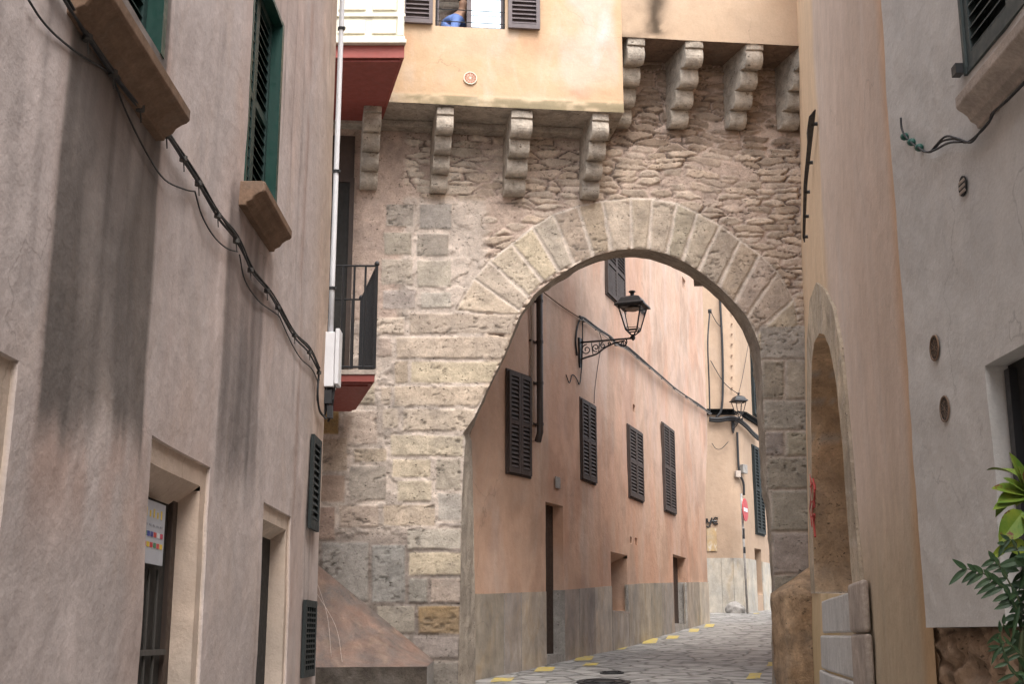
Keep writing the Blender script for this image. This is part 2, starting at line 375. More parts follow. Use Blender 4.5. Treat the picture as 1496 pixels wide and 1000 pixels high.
M['cream'] = paint('cream_paint', (.74,.70,.58), .5, var=.06, dirt=(.58,.54,.44))
M['red'] = paint('oxide_red_paint', (.25,.062,.05), .65, var=.1, streak=.1)
M['red2'] = paint('pale_red_paint', (.33,.085,.07), .6, var=.12)
M['terracotta'] = paint('terracotta', (.42,.17,.11), .8)
M['pipe'] = paint('brown_pipe', (.06,.045,.04), .45)
M['yellow'] = NT('yellow_road_paint')
_n = M['yellow']; M['yellow'] = _n.out(_n.mix(_n.rng(_n.noise(11, 6, .8), .44, .60, 0, 1), (.56,.42,.07), (.34,.30,.22)), .8, _n.bump(_n.noise(20, 4), .004))
_n = NT('glass'); M['glass'] = _n.out((.04,.05,.06), .06, spec=.8)
_n = NT('sky_pane'); M['skypane'] = _n.out((.70,.82,.92), .12, metal=.85)
_n = NT('lamp_glass'); _n.b.inputs['Transmission Weight'].default_value = 1; _n.b.inputs['IOR'].default_value = 1.05; M['lampglass'] = _n.out((.93,.93,.92), .12, spec=.3)
M['shirt'] = paint('blue_shirt', (.16,.25,.55), .9, var=.2)
M['skin'] = paint('skin', (.50,.30,.21), .6, var=.05)
M['hair'] = paint('hair', (.03,.02,.015), .7)
M['trouser'] = paint('trousers', (.04,.045,.06), .9)
def leafmat(name, a, b, tip=None):
    n = NT(name); c = n.mix(n.rng(n.noise(14, 4), .35, .65, 0, 1), a, b)
    if tip: c = n.mix(n.rng(n.noise(22, 3, vec=n.mapped((1,1,1), (2,2,2))), .62, .68, 0, 1), c, tip)
    n.b.inputs['Transmission Weight'].default_value = 0.0
    return n.out(c, .5, n.bump(n.noise(60, 3), .0008), spec=.3)
M['leaf'] = leafmat('broad_leaf', (.08,.16,.02), (.20,.25,.03), (.12,.03,.02))
M['leaf2'] = leafmat('narrow_leaf', (.02,.045,.02), (.04,.075,.03))
M['stem'] = paint('plant_stem', (.06,.07,.03), .7)
# road
n = NT('street_paving')
wv = n.N('ShaderNodeVectorMath'); wv.operation = 'ADD'; wn = n.N('ShaderNodeTexNoise'); wn.inputs['Scale'].default_value = 1.4; n.L(n.pos, wn.inputs['Vector'])
ws = n.N('ShaderNodeVectorMath'); ws.operation = 'SCALE'; ws.inputs['Scale'].default_value = .25; n.L(wn.outputs['Color'], ws.inputs[0]); n.L(n.pos, wv.inputs[0]); n.L(ws.outputs[0], wv.inputs[1])
mp = n.N('ShaderNodeMapping'); n.L(wv.outputs[0], mp.inputs[0]); mp.inputs['Scale'].default_value = (2.6, 3.6, 0); mp.inputs['Rotation'].default_value = (0,0,.35)
ed = n.voro(1, mp.outputs[0], 'DISTANCE_TO_EDGE', 'Distance', .75); cc = n.voro(1, mp.outputs[0], 'F1', 'Color', .75)
cs = n.N('ShaderNodeSeparateColor'); n.L(cc, cs.inputs[0])
base = n.mix(n.rng(cs.outputs[0], 0, 1, 0, 1), (.26,.25,.24), (.38,.365,.345)); base = n.mul(base, n.rng(n.noise(1.2, 6, .65), .3, .7, .78, 1.15)); base = n.mul(base, n.rng(n.noise(35, 5, .7), .3, .7, .82, 1.12))
jf = n.rng(ed, .02, .075, 1, 0); base = n.mix(n.math('MULTIPLY', jf, .75), base, (.085,.08,.072))
b = n.bump(n.rng(ed, 0, .13, 0, 1), .035); b = n.bump(n.noise(6, 5, .6), .02, prev=b); b = n.bump(n.noise(40, 5, .7), .004, prev=b)
M['road'] = n.out(base, n.rng(n.noise(3, 4), .3, .7, .5, .8), b, spec=.35)

# ------------------------------------------------------------------ ground
GY = [-60, 0, 16.2, 17.5, 19.3, 22.5, 28, 32, 38, 50, 200]
GZ = [-3.0, 0, .90, 1.0, 1.15, 1.335, 1.67, 1.885, 2.22, 2.9, 6.0]
def gz(y): return np.interp(y, GY, GZ)
xs = np.r_[np.linspace(-150, -8, 12), np.linspace(-6, 14, 60), np.linspace(18, 150, 12)]
ys = np.r_[np.linspace(-150, -12, 12), np.linspace(-8, 60, 200), np.linspace(66, 250, 14)]
X, Y = np.meshgrid(xs, ys, indexing='ij'); Z = gz(Y)+(fbm(X*.8, Y*.8, 3, 3)-.5)*.05
idx = np.arange(X.size).reshape(X.shape)
me = bpy.data.meshes.new('street'); me.from_pydata(np.stack([X, Y, Z], -1).reshape(-1, 3).tolist(), [], np.stack([idx[:-1,:-1], idx[1:,:-1], idx[1:,1:], idx[:-1,1:]], -1).reshape(-1, 4).tolist())
tag(linkmesh(me, 'street', M['road'], None, True), 'grey stone paved street climbing through the arch', None, None, 'structure')
def gpt(px, py, lift=.012):
    d = ray(px, py); t = 1.0
    for _ in range(60):
        p = EYE+d*t; zz = float(gz(p[1])+(fbm(np.array(p[0]*.8), np.array(p[1]*.8), 3, 3)-.5)*.05); e = p[2]-zz
        t += e/(-d[2]+.0001+.055*d[1])*.8
    return EYE+d*t
def gfull(x, y, lift=0): return (x, y, float(gz(y)+(fbm(np.array(x*.8), np.array(y*.8), 3, 3)-.5)*.05)+lift)

# ------------------------------------------------------------------ LEFT HOUSE
WL = Wall([(-1.8, -12), (-1.8, 12.0)], side=1)
lh = thing('house', (-1.8, 6, 0), 'near house on the left with grey pink rendered wall streaked by two broad dark stains', 'house')
def rect(W, l, r, t, b): # left px point, right px point pairs
    u0 = W.uv(*l)[0]; u1 = W.uv(*r)[0]; return min(u0, u1), max(u0, u1), W.uv(*b)[1], W.uv(*t)[1]
def jd(W, px_, py_, u1):
    ds = np.linspace(.05, .8, 90); e = [W.uv(px_, py_, -d)[0]-u1 for d in ds]; return float(ds[int(np.argmin(np.abs(e)))])
# green window 2
w2u0 = WL.uv(361, 150)[0]; w2u1 = WL.uv(407, 190)[0]; w2z0 = WL.uv(403, 352)[1]; w2z1 = WL.uv(413, 36)[1]
w1u1 = WL.uv(240, 40)[0]; w1z0 = WL.uv(238, 88)[1]; w1u0 = w1u1-1.25; w1z1 = w1z0+(w2z1-w2z0)
d1u0 = WL.uv(226, 680)[0]; d1u1 = WL.uv(300, 712)[0]; d1z1 = WL.uv(228, 676)[1]
d2u0 = WL.uv(385, 765)[0]; d2u1 = WL.uv(421, 780)[0]; d2z1 = WL.uv(421, 775)[1]
d0u1 = WL.uv(4, 560)[0]; d0z1 = WL.uv(2, 545)[1]
f1 = (WL.uv(224, 636)[0], WL.uv(309, 690)[0], WL.uv(224, 636)[1]); f2 = (WL.uv(384, 734)[0], WL.uv(425, 756)[0], WL.uv(384, 734)[1])
f0 = (0, WL.uv(24, 540)[0], WL.uv(24, 527)[1])
s1u = (WL.uv(68, 400)[0], WL.uv(224, 400)[0], WL.uv(130, 630)[1]); s2u = (WL.uv(322, 560)[0], WL.uv(378, 560)[0], WL.uv(345, 712)[1])
dp1 = jd(WL, 246, 850, d1u1); dp2 = jd(WL, 391, 870, d2u1); dr1 = min(.22, max(.04, d1z1-WL.uv(240, 736, -dp1)[1])); print('left doors', dp1, dp2, dr1)
def left_disp(U, Z):
    d = (fbm(U*.9, Z*.6, 3, 11)-.5)*.05+(fbm(U*5, Z*4, 3, 12)-.5)*.006
    for (a, b, t) in (f1, f2, f0):            # flat smooth band around each door sits a little back in the render
        m = (U > a+.001) & (U < b-.001) & (Z < t-.001); d = np.where(m, d-.022, d)
    return d
def left_col(U, Z):
    wob = (fbm(U*2, Z*1.2, 3, 21)-.5)*.35; st = fbm(U*9, Z*.5, 4, 22)
    c = np.ones(U.shape+(3,))
    m1 = ss(s1u[0]-.02, s1u[0]+.05, U+wob*.10)*(1-ss(s1u[1]-.05, s1u[1]+.02, U+wob*.12))*ss(s1u[2]-.16, s1u[2]+.16, Z+wob*.9+(st-.5)*.22)*(1-ss(w1z0+.3, w1z0+.9, Z))
    m2 = ss(s2u[0]-.03, s2u[0]+.04, U+wob*.2)*(1-ss(s2u[1]-.05, s2u[1]+.05, U+wob*.2))*ss(s2u[2]-.3, s2u[2]+.3, Z+wob*1.5+(st-.5)*.3)*(1-ss(w2z0-.3, w2z0+.1, Z))
    e1 = np.exp(-((U-s1u[0]-.1)/.16)**2)*.3*m1+np.exp(-((U-s1u[1]+.1)/.14)**2)*.25*m1
    bl = fbm(U*3.5, Z*1.6, 5, 23); k = 1-.68*np.clip(m1*(.30+.55*st+.65*bl)+e1*.6, 0, 1); k2 = 1-.58*np.clip(m2*(.15+.9*st+.4*bl), 0, 1)
    c *= (k*k2)[...,None]; c[...,2] *= 1-.03*m1
    dr = ss(.55, .8, fbm(U*14, Z*.35, 3, 24))*ss(.45, .7, fbm(U*.8, Z*.5, 3, 25))*.22; c *= (1-dr)[...,None]
    lm_ = ss(.6, .75, fbm(U*2.2, Z*1.3, 5, 26))*.16; c *= (1+lm_)[...,None]
    for (a_, b2_, t_) in (f1, f2, f0):
        inb = (U > a_+.001) & (U < b2_-.001) & (Z < t_-.001); c = np.where(inb[...,None], c*np.array([1.03, .98, .86]), c)
    rb = ss(s1u[0]-.1, s1u[0]+.1, U)*(1-ss(s1u[1]-.05, s1u[1]+.2, U))*ss(s1u[2]-.75, s1u[2]-.1, Z+wob)*(1-m1)*ss(.3, .6, bl)*.25; c *= np.stack([1-.25*rb, 1-.75*rb, 1-rb], -1)
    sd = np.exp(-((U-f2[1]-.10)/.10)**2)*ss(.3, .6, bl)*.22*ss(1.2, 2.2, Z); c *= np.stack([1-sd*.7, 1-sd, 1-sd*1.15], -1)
    pk = ss(.5, .75, fbm(U*1.1, Z*.5, 3, 31))*.16; c[...,1] *= 1-pk*.35; c[...,2] *= 1-pk*.55
    # warm lime patch near far end
    far = ss(10.6+12, 12+12, U)*ss(2.0, 3.2, Z)*.2; c[...,2] *= 1-far; c[...,1] *= 1-far*.4
    low = 1-ss(1.2, 2.6, Z+wob); c *= (1-.10*low)[...,None]
    return c
surf(WL, 'wall', M['left'], lh, 14.5, 24.0, -.5, 9.0, .035,
     rects=[(w2u0, w2u1, w2z0, w2z1, .16), (w1u0, w1u1, w1z0, w1z1, .16), (d1u0, d1u1, -.2, d1z1, dp1, dr1), (d2u0, d2u1, -.2, d2z1, dp2, .08), (14.6, d0u1, -.2, d0z1, .25)],
     disp=left_disp, col=left_col, sharp=38, ucuts=[q for f in (f1, f2) for q in (f[0], f[0]+.005, f[1]-.005, f[1])]+[f0[1]-.005, f0[1]], zcuts=[q for f in (f1, f2, f0) for q in (f[2]-.005, f[2])])
b = MB(); b.box(-6, -1.8, -12, 2.5, -.5, 9.0); b.box(-6, -1.83, 11.9, 12.0, -.5, 9.0); b.box(-6.2, -6, -12, 12, -.5, 9.0); b.box(-6, -1.9, 2.5, 11.9, 8.9, 9.0)
b.build('side_wall', M['left_trim'], lh)
b = MB(); b.box(-6.3, -1.45, -12.2, 12.2, 9.05, 9.16); b.box(-6.0, -1.6, -12.1, 12.1, 8.95, 9.05); b.build('eaves', M['sill'], lh)
def louvre(mb, W, u0, u1, z0, z1, oc, th=.035, rail=.06, tiers=1, pitch=.05, tilt=1, split=None):
    """one shutter leaf with real slats; oc = offset of its centre"""
    a, b_ = oc-th/2, oc+th/2
    mb.wbox(W, u0, u0+rail, z0, z1, a, b_); mb.wbox(W, u1-rail, u1, z0, z1, a, b_)
    zz = np.linspace(z0, z1, tiers+1) if split is None else [z0]+list(split)+[z1]
    mb.wbox(W, u0+rail, u1-rail, z0, z0+rail*1.2, a, b_); mb.wbox(W, u0+rail, u1-rail, z1-rail, z1, a, b_)
    for t in range(len(zz)-1):
        lo = zz[t]+(rail*1.2 if t == 0 else rail/2); hi = zz[t+1]-(rail if t == len(zz)-2 else rail/2)
        if t > 0: mb.wbox(W, u0+rail, u1-rail, zz[t]-rail/2, zz[t]+rail/2, a, b_)
        n = max(1, int((hi-lo)/pitch)); h = (hi-lo)/n
        for i in range(n):
            z = lo+h*(i+.5); P = W.p; e = .004
            za, zb = z+h*.30*tilt, z-h*.30*tilt   # back high, front low
            A = a+.004; B = b_-.004
            mb.hexa([P(u0+rail,zb-e,B),P(u1-rail,zb-e,B),P(u1-rail,za-e,A),P(u0+rail,za-e,A),P(u0+rail,zb+e,B),P(u1-rail,zb+e,B),P(u1-rail,za+e,A),P(u0+rail,za+e,A)])
for (a, c, z0, z1, lab) in ((w2u0, w2u1, w2z0, w2z1, 1), (w1u0, w1u1, w1z0, w1z1, 0)):
    fr = MB(); t = .035
    fr.wbox(WL, a+.002, a+t, z0, z1, -.155, .014); fr.wbox(WL, c-t*2, c-.002, z0, z1, -.155, .012); fr.wbox(WL, a+t, c-t*2, z1-t, z1-.002, -.155, .010)
    wf = fr.build('window', M['green'], lh)
    for k in range(2):
        m = (c-a)/2; s = MB(); louvre(s, WL, a+t+k*(m-t*1.6), a+t+(k+1)*(m-t*1.6), z0+.01, z1-t, -.09, .04, .055, 2, .075)
        s.build('shutter', M['greend'], wf)
    MB().wbox(WL, a, c, z0, z1, -.20, -.165).build('pane', M['dark'], wf)
def sill(W, u0, u1, z, depth, th, mat, parent, sg=1):
    # moulded sill: profile swept along u
    prof = [(-.02, 0), (depth-.01, 0), (depth, -.012), (depth, -th*.38), (depth-.012, -th*.45), (depth*.80, -th*.50), (depth*.62, -th*.62), (depth*.52, -th*.78), (depth*.30, -th*.88), (depth*.28, -th), (-.02, -th)]
    us = [u0, u0+.015, u1-.015, u1]; k = [.93, 1, 1, .93]; vs = []; fs = []
    for u, kk in zip(us, k):
        for (o, h) in prof: vs.append(W.p(u, z+h, o*kk))
    m = len(prof)
    for i in range(3):
        for j in range(m): fs.append((i*m+j, i*m+(j+1)%m, (i+1)*m+(j+1)%m, (i+1)*m+j))
    fs.append(tuple(range(m-1, -1, -1))); fs.append(tuple(3*m+j for j in range(m)))
    b = MB(); b.add(vs, fs); return b.build('window_sill', mat, parent, bevel=.006)
sill(WL, w2u0-.10, WL.uv(424, 412, .17)[0], w2z0, .17, .17, M['sill'], lh)
sill(WL, w1u0-.12, WL.uv(279, 168, .17)[0], WL.uv(279, 160, .17)[1], .17, .17, M['sill'], lh)
# doors
MB().wbox(WL, d1u0-.1, d1u1-.10, -.2, d1z1, -dp1-.08, -dp1+.002).build('door', M['dark'], lh)
b = MB(); b.wbox(WL, d1u1-.10, d1u1+.05, -.2, d1z1, -dp1-.07, -dp1+.03); b.build('door_frame', M['wood'], lh, bevel=.004)
b = MB()
for k in range(5): b.tube([WL.p(d1u0+.06+.17*k, .2, -dp1+.03), WL.p(d1u0+.06+.17*k, d1z1-.5, -dp1+.03)], .009)
b.wbox(WL, d1u0, d1u1-.12, d1z1-.96, d1z1-.93, -dp1+.02, -dp1+.045); b.wbox(WL, d1u0, d1u1-.12, .42, .45, -dp1+.02, -dp1+.045); b.build('window_grille', M['steel'], lh)
MB().wbox(WL, d2u0-.1, d2u1+.02, -.2, d2z1, -dp2-.06, -dp2+.002).build('door', M['dark'], lh)
MB().wbox(WL, 14.6, d0u1, -.2, d0z1, -.30, -.255).build('door', M['wood'], lh)
# poster in the door recess
PO_ = -dp1+.06
pz1 = WL.uv(238, 738, PO_)[1]; pz0 = WL.uv(238, 828, PO_)[1]; pu1 = WL.uv(240, 780, PO_)[0]; pu0 = pu1-.42
po = MB().wbox(WL, pu0, pu1, pz0, pz1, PO_-.01, PO_).build('poster', M['postergrey'])
tag(po, 'white poster with rows of small coloured flags hung inside the left doorway', 'poster')
def flat(W, parent, name, col, u0, u1, z0, z1, o):
    key = 'ink%02x%02x%02x' % tuple(int(c*255) for c in col)
    if key not in M: M[key] = paint(key, col, .6, var=.08)
    return MB().wbox(W, u0, u1, z0, z1, o, o+.0025).build(name, M[key], parent)
pw, ph = pu1-pu0, pz1-pz0
for r_, zc in enumerate((.30, .47)):
    cols = [(.5,.05,.04),(.6,.42,.05),(.45,.04,.05),(.05,.18,.08),(.5,.06,.05),(.65,.45,.06)] if r_ == 0 else [(.04,.16,.09),(.03,.05,.25),(.04,.05,.2),(.45,.05,.04),(.6,.6,.6),(.42,.04,.08)]
    for i, cc_ in enumerate(cols):
        u = pu0+pw*(.06+.15*i); flat(WL, po, 'flag', cc_, u, u+pw*.11, pz0+ph*(zc-.04), pz0+ph*(zc+.04), PO_)
for i in range(5):
    u = pu0+pw*(.1+.17*i); flat(WL, po, 'lettering', (.62,.45,.07), u, u+pw*.05, pz0+ph*.74, pz0+ph*(.88-.04*(i%2)), PO_); flat(WL, po, 'lettering', (.3,.3,.33), u, u+pw*.1, pz0+ph*.60, pz0+ph*.63, PO_)
# small shutter and grille near the far end
a = WL.uv(451, 700)[0]; c = WL.uv(463, 700)[0]; z1 = WL.uv(459, 640)[1]; z0 = WL.uv(456, 776)[1]
s = MB(); louvre(s, WL, a, c, z0, z1, .022, .03, .07, 1, .06); s.wbox(WL, a+.03, c-.03, z0+.03, z1-.03, -.0, .006); so = s.build('shutter', M['shdark'], lh)
so['label'] = 'small grey green louvred shutter near the far corner'
a = WL.uv(441, 930)[0]; c = WL.uv(457, 930)[0]; z1 = WL.uv(449, 878)[1]; z0 = WL.uv(447, 990)[1]
s = MB(); s.wbox(WL, a, c, z0, z1, .0, .012)
for (p_, q_) in ((a, a+.06), (c-.06, c)): s.wbox(WL, p_, q_, z0, z1, .012, .032)
s.wbox(WL, a+.06, c-.06, z0, z0+.06, .012, .032); s.wbox(WL, a+.06, c-.06, z1-.06, z1, .012, .032)
nn = 12
for i in range(1, nn): zz = z0+.06+(z1-z0-.12)*i/nn; s.wbox(WL, a+.06, c-.06, zz-.008, zz+.008, .014, .030)
for i in range(1, 4): uu = a+.06+(c-a-.12)*i/4; s.wbox(WL, uu-.008, uu+.008, z0+.06, z1-.06, .013, .028)
s.build('vent_grille', M['shdark'], lh)
# white pipe at the far corner
b = MB(); pp = [np.array(at(p_, q_, 12.06)) for p_, q_ in ((503, -30), (500, 0), (493, 200), (486, 400), (483, 486))]
b.tube(pp, .026, 10); dp = b.build('downpipe', M['whitepaint'], lh, smooth=True)
for y_ in (42, 251, 422):
    b = MB()
    p_ = np.array(at(np.interp(y_, [0, 200, 400, 486], [500, 493, 486, 483]), y_, 12.06)); b.lathe(p_-np.array([0,0,.015]), [(.036, 0), (.036, .03)], 10); b.lathe(p_+np.array([.03,-.02,-.012]), [(.018,0),(.018,.024)], 8)
    b.build('pipe_clip', M['iron'], dp)
# utility box
c0 = np.array(at(484, 567, 12.0)); c1 = np.array(at(486, 483, 12.0)); bx0 = at(474, 520, 12.0)[0]; bx1 = at(497, 520, 12.0)[0]
ub = thing('utility_box', (bx0, 12.0, c0[2]), 'white plastic cable box at the foot of the white pipe on the left house corner', 'utility box')
MB().box(bx0, bx1-.045, 11.93, 12.12, c0[2], c1[2]-.03).build('box_body', M['whitepaint'], ub, bevel=.008)
MB().box(bx1-.04, bx1, 11.91, 12.12, c0[2]+.02, c1[2]).build('box_cover', M['whitepaint'], ub, bevel=.006)
MB().box(bx0-.012, bx0-.002, 11.96, 12.1, c0[2]+.02, c1[2]-.08).build('back_plate', M['iron'], ub)
b = MB()
for k in range(5):
    x0 = bx0+.02+.022*k; pts = [(x0, 12.0, c0[2]+.02), (x0+.01*math.sin(k), 11.97, c0[2]-.12), (x0-.02*(k%3), 12.02, c0[2]-.22-.03*(k%2)), (x0-.06+.01*k, 12.0, c0[2]-.33+.05*(k%3))]
    b.tube(pts, .012, 6)
b.box(bx0+.0, bx0+.09, 11.95, 12.05, c0[2]-.16, c0[2]-.03); b.box(bx0+.05, bx0+.10, 11.95, 12.03, c0[2]-.30, c0[2]-.18)
b.build('cable_tail', M['cable'], ub, smooth=False)
# cables on the left wall
def curve_pts(pts, n=6):
    w_ = Wall([(p[0], p[1]) for p in pts], smooth=1) if False else None
    p = [np.array(q, float) for q in pts]; out = []
    for i in range(len(p)-1):
        p0 = p[i-1] if i > 0 else 2*p[0]-p[1]; p3 = p[i+2] if i+2 < len(p) else 2*p[-1]-p[-2]
        for k in range(n):
            f = k/n; out.append(.5*((2*p[i])+(-p0+p[i+1])*f+(2*p0-5*p[i]+4*p[i+1]-p3)*f*f+(-p0+3*p[i]-3*p[i+1]+p3)*f**3))
    out.append(p[-1]); return out
main = [(70,-50),(93,0),(128,55),(165,107),(205,158),(243,197),(268,232),(290,268),(318,315),(345,352),(366,395),(390,425),(406,450),(430,490),(452,515),(466,545)]
cb = thing('cable_bundle', WL.pt(248, 200), 'black bundle of cables clipped diagonally along the left house wall under its sills', 'cable')
for k in range(4):
    b = MB(); pts = curve_pts([WL.pt(x+random.uniform(-1.5, 1.5)+k*.8, y+random.uniform(-3, 3)-k*1.5, .03+.012*(k%2)) for x, y in main], 5)
    b.tube(pts, .006 if k else .008, 6); b.build('cable', M['cable'], cb, smooth=True)
for x, y in main[2:]:
    b = MB(); p_ = np.array(WL.pt(x, y, .035)); b.lathe(p_-np.array([0,0,.014]), [(.022, 0), (.022, .028)], 8); b.tube([p_, p_+np.array([.005,.01,-.07])], .004, 5)
    b.build('cable_clip', M['steel'], cb)
for lab, pts in (('thin black wire sagging across the left house wall above the big stain', [(42,0),(60,28),(82,52),(112,76),(145,96),(160,105)]),
                 ('thin looped wire hanging between clips beside the tall green shutter', [(162,105),(185,165),(215,225),(240,262),(268,276),(285,280)]),
                 ('thin looped wire drooping below the cable bundle between the two sills', [(285,280),(295,315),(312,345),(330,362),(347,368)]),
                 ('thin looped wire drooping below the lower stone sill', [(350,372),(358,410),(378,440),(398,455),(408,462)]),
                 ('thin looped wire at the far end of the cable bundle', [(408,462),(425,500),(440,525),(456,540),(464,560),(463,585),(470,605)])):
    b = MB(); b.tube(curve_pts([WL.pt(x, y, .02) for x, y in pts], 5), .005, 5); o = b.build('wire', M['cable'], None, smooth=True); tag(o, lab, 'wire', 'loose wires on the left house')
b = MB(); b.tube(curve_pts([WL.pt(x, y, .03) for x, y in ((466,545),(464,575),(467,600),(476,612))], 5), .011, 6); b.build('cable', M['cable'], cb, smooth=True)

# ------------------------------------------------------------------ ARCH HOUSE
PH = R(6.5); cp, sp = math.cos(PH), math.sin(PH)
WA = Wall([(-6*cp, 16.2-6*sp), (6*cp, 16.2+6*sp)], side=1)   # offset positive = towards camera
ah = thing('arch_house', (-1.5, 16.2, .8), 'ochre house carried on corbels above the great stone street arch', 'house')
INNER = [(668,1030),(670,960),(672,880),(674,760),(677,680),(680,645),(676,634),(693,610),(714,565),(736,520),(750,485),(759,462),(781,430),(808,408),(844,385),(871,373),(900,366),(925,364),(947,365),(974,371),(1001,383),(1031,403),(1052,421),(1073,442),(1091,463),(1103,487),(1110,511),(1113,550),(1115,600),(1118,650),(1121,720),(1125,735),(1127,800),(1130,850),(1132,1030)]
BACK = [(694,1030),(695,960),(694,880),(692,760),(690,680),(689,645),(686,634),(697,610),(716,566),(738,522),(752,487),(762,463),(785,434),(812,415),(846,394),(872,383),(900,377),(925,376),(950,379),(980,389),(1008,404),(1034,424),(1052,440),(1070,460),(1084,482),(1095,508),(1100,535),(1104,570),(1107,610),(1110,660),(1113,722),(1118,740),(1124,800),(1127,850),(1129,1030)]
TH = .62
inner = [WA.uv(x, y) for x, y in INNER]; back = [WA.uv(x, y, -TH) for x, y in BACK]
hole = inner+[(inner[-1][0], -.6), (inner[0][0], -.6)]; bhole = back+[(back[-1][0], -.6), (back[0][0], -.6)]
G, Yc, Oc, Dk, Rd, Pk = (.40,.35,.305), (.49,.405,.325), (.38,.26,.12), (.27,.25,.23), (.33,.25,.20), (.44,.36,.29)
blocks = []
def B4(x0, y0, x1, y1, c): blocks.append(([(x0,y0),(x1,y0),(x1,y1),(x0,y1)], c))
for t in ((563,298,605,332,G),(612,298,661,336,G),(560,339,602,373,G),(608,341,656,375,G),(556,378,604,417,G),(608,380,660,420,G),(558,423,609,453,G),(614,427,660,452,G),
          (576,527,597,561,Pk),(547,464,591,489,Yc),(549,493,573,522,Pk),(558,597,582,628,Pk),(572,671,630,699,Yc),(636,671,674,717,G),(510,680,566,732,G),(580,702,632,734,Yc),(639,720,674,762,G),
          (559,737,636,770,Yc),(494,738,554,772,Pk),(594,773,674,804,G),(596,807,675,842,Yc),(542,796,593,882,Dk),(596,845,625,882,Dk),(628,845,674,882,Pk),(470,792,539,880,Dk),(550,885,607,927,G),(610,885,673,928,Oc),
          (602,930,670,964,G),(540,930,598,964,Dk),(608,967,670,1015,Dk),(540,967,604,1015,Dk),(500,600,552,650,Pk),(470,640,508,690,Pk),(470,600,496,636,Oc),(516,655,566,676,Pk),(462,694,505,735,Rd),(500,545,548,592,Pk),(555,565,572,592,Pk),(462,740,490,790,Rd),(640,765,674,770,G)):
    B4(*t)
for pl, c in (([(597,457),(757,460),(748,489),(597,489)],Yc),([(578,492),(747,492),(733,525),(578,525)],Yc),([(600,528),(731,528),(716,561),(600,561)],Yc),([(575,564),(714,564),(698,595),(575,595)],Yc),([(587,598),(697,598),(684,631),(587,631)],Yc),([(570,635),(678,637),(677,668),(570,667)],Yc)): blocks.append((pl, c))
INN = [(757,462),(759,455),(772,435),(793,412),(817,397),(838,386),(866,374),(892,366),(922,364),(947,365),(974,371),(997,381),(1020,395),(1050,419),(1072,442),(1090,464),(1103,488),(1112,530)]
OUT = [(664,455),(691,407),(714,381),(747,356),(777,331),(808,313),(844,300),(880,293),(921,289),(953,290),(989,296),(1019,310),(1052,328),(1082,350),(1110,371),(1137,397),(1160,437),(1168,474)]
vc = [Yc, G, Yc, Yc, G, Yc, Yc, Yc, Yc, Yc, G, Yc, G, Yc, G, G, G]
for i in range(len(INN)-1):
    a, b_, c_, d_ = [np.array(q, float) for q in (OUT[i], OUT[i+1], INN[i+1], INN[i])]
    m = (a+b_+c_+d_)/4; g = lambda q: tuple(q+(m-q)/np.linalg.norm(m-q)*1.6)
    blocks.append(([g(a), g(b_), tuple(c_+(d_-c_)*.07), tuple(d_+(c_-d_)*.07)], tuple(np.array(vc[i])*.45+np.array((.49,.40,.315))*.55)))
jy = [476, 526, 585, 630, 668, 716, 778, 840, 905, 960, 1020]
for i in range(len(jy)-1):
    xl = np.interp((jy[i]+jy[i+1])/2, [476,560,720,740,850,1030], [1108,1113,1121,1126,1130,1132]); c = tuple(np.array([.345,.305,.262])*random.uniform(.9, 1.1))
    if i in (1, 3): B4(xl, jy[i]+1, 1145, jy[i+1]-1, c); B4(1148, jy[i]+1, 1182, jy[i+1]-1, c)
    else: B4(xl, jy[i]+1, 1186, jy[i+1]-1, c)
blk = []
for k, (pl, c) in enumerate(blocks): blk.append((np.array([WA.uv(x, y) for x, y in pl]), np.array(c)*(.86+.3*random.random())*np.array([1, random.uniform(.97, 1.03), random.uniform(.93, 1.05)])))
zA = WA.uv(700, 293)[1]        # rubble above
_cache = {}
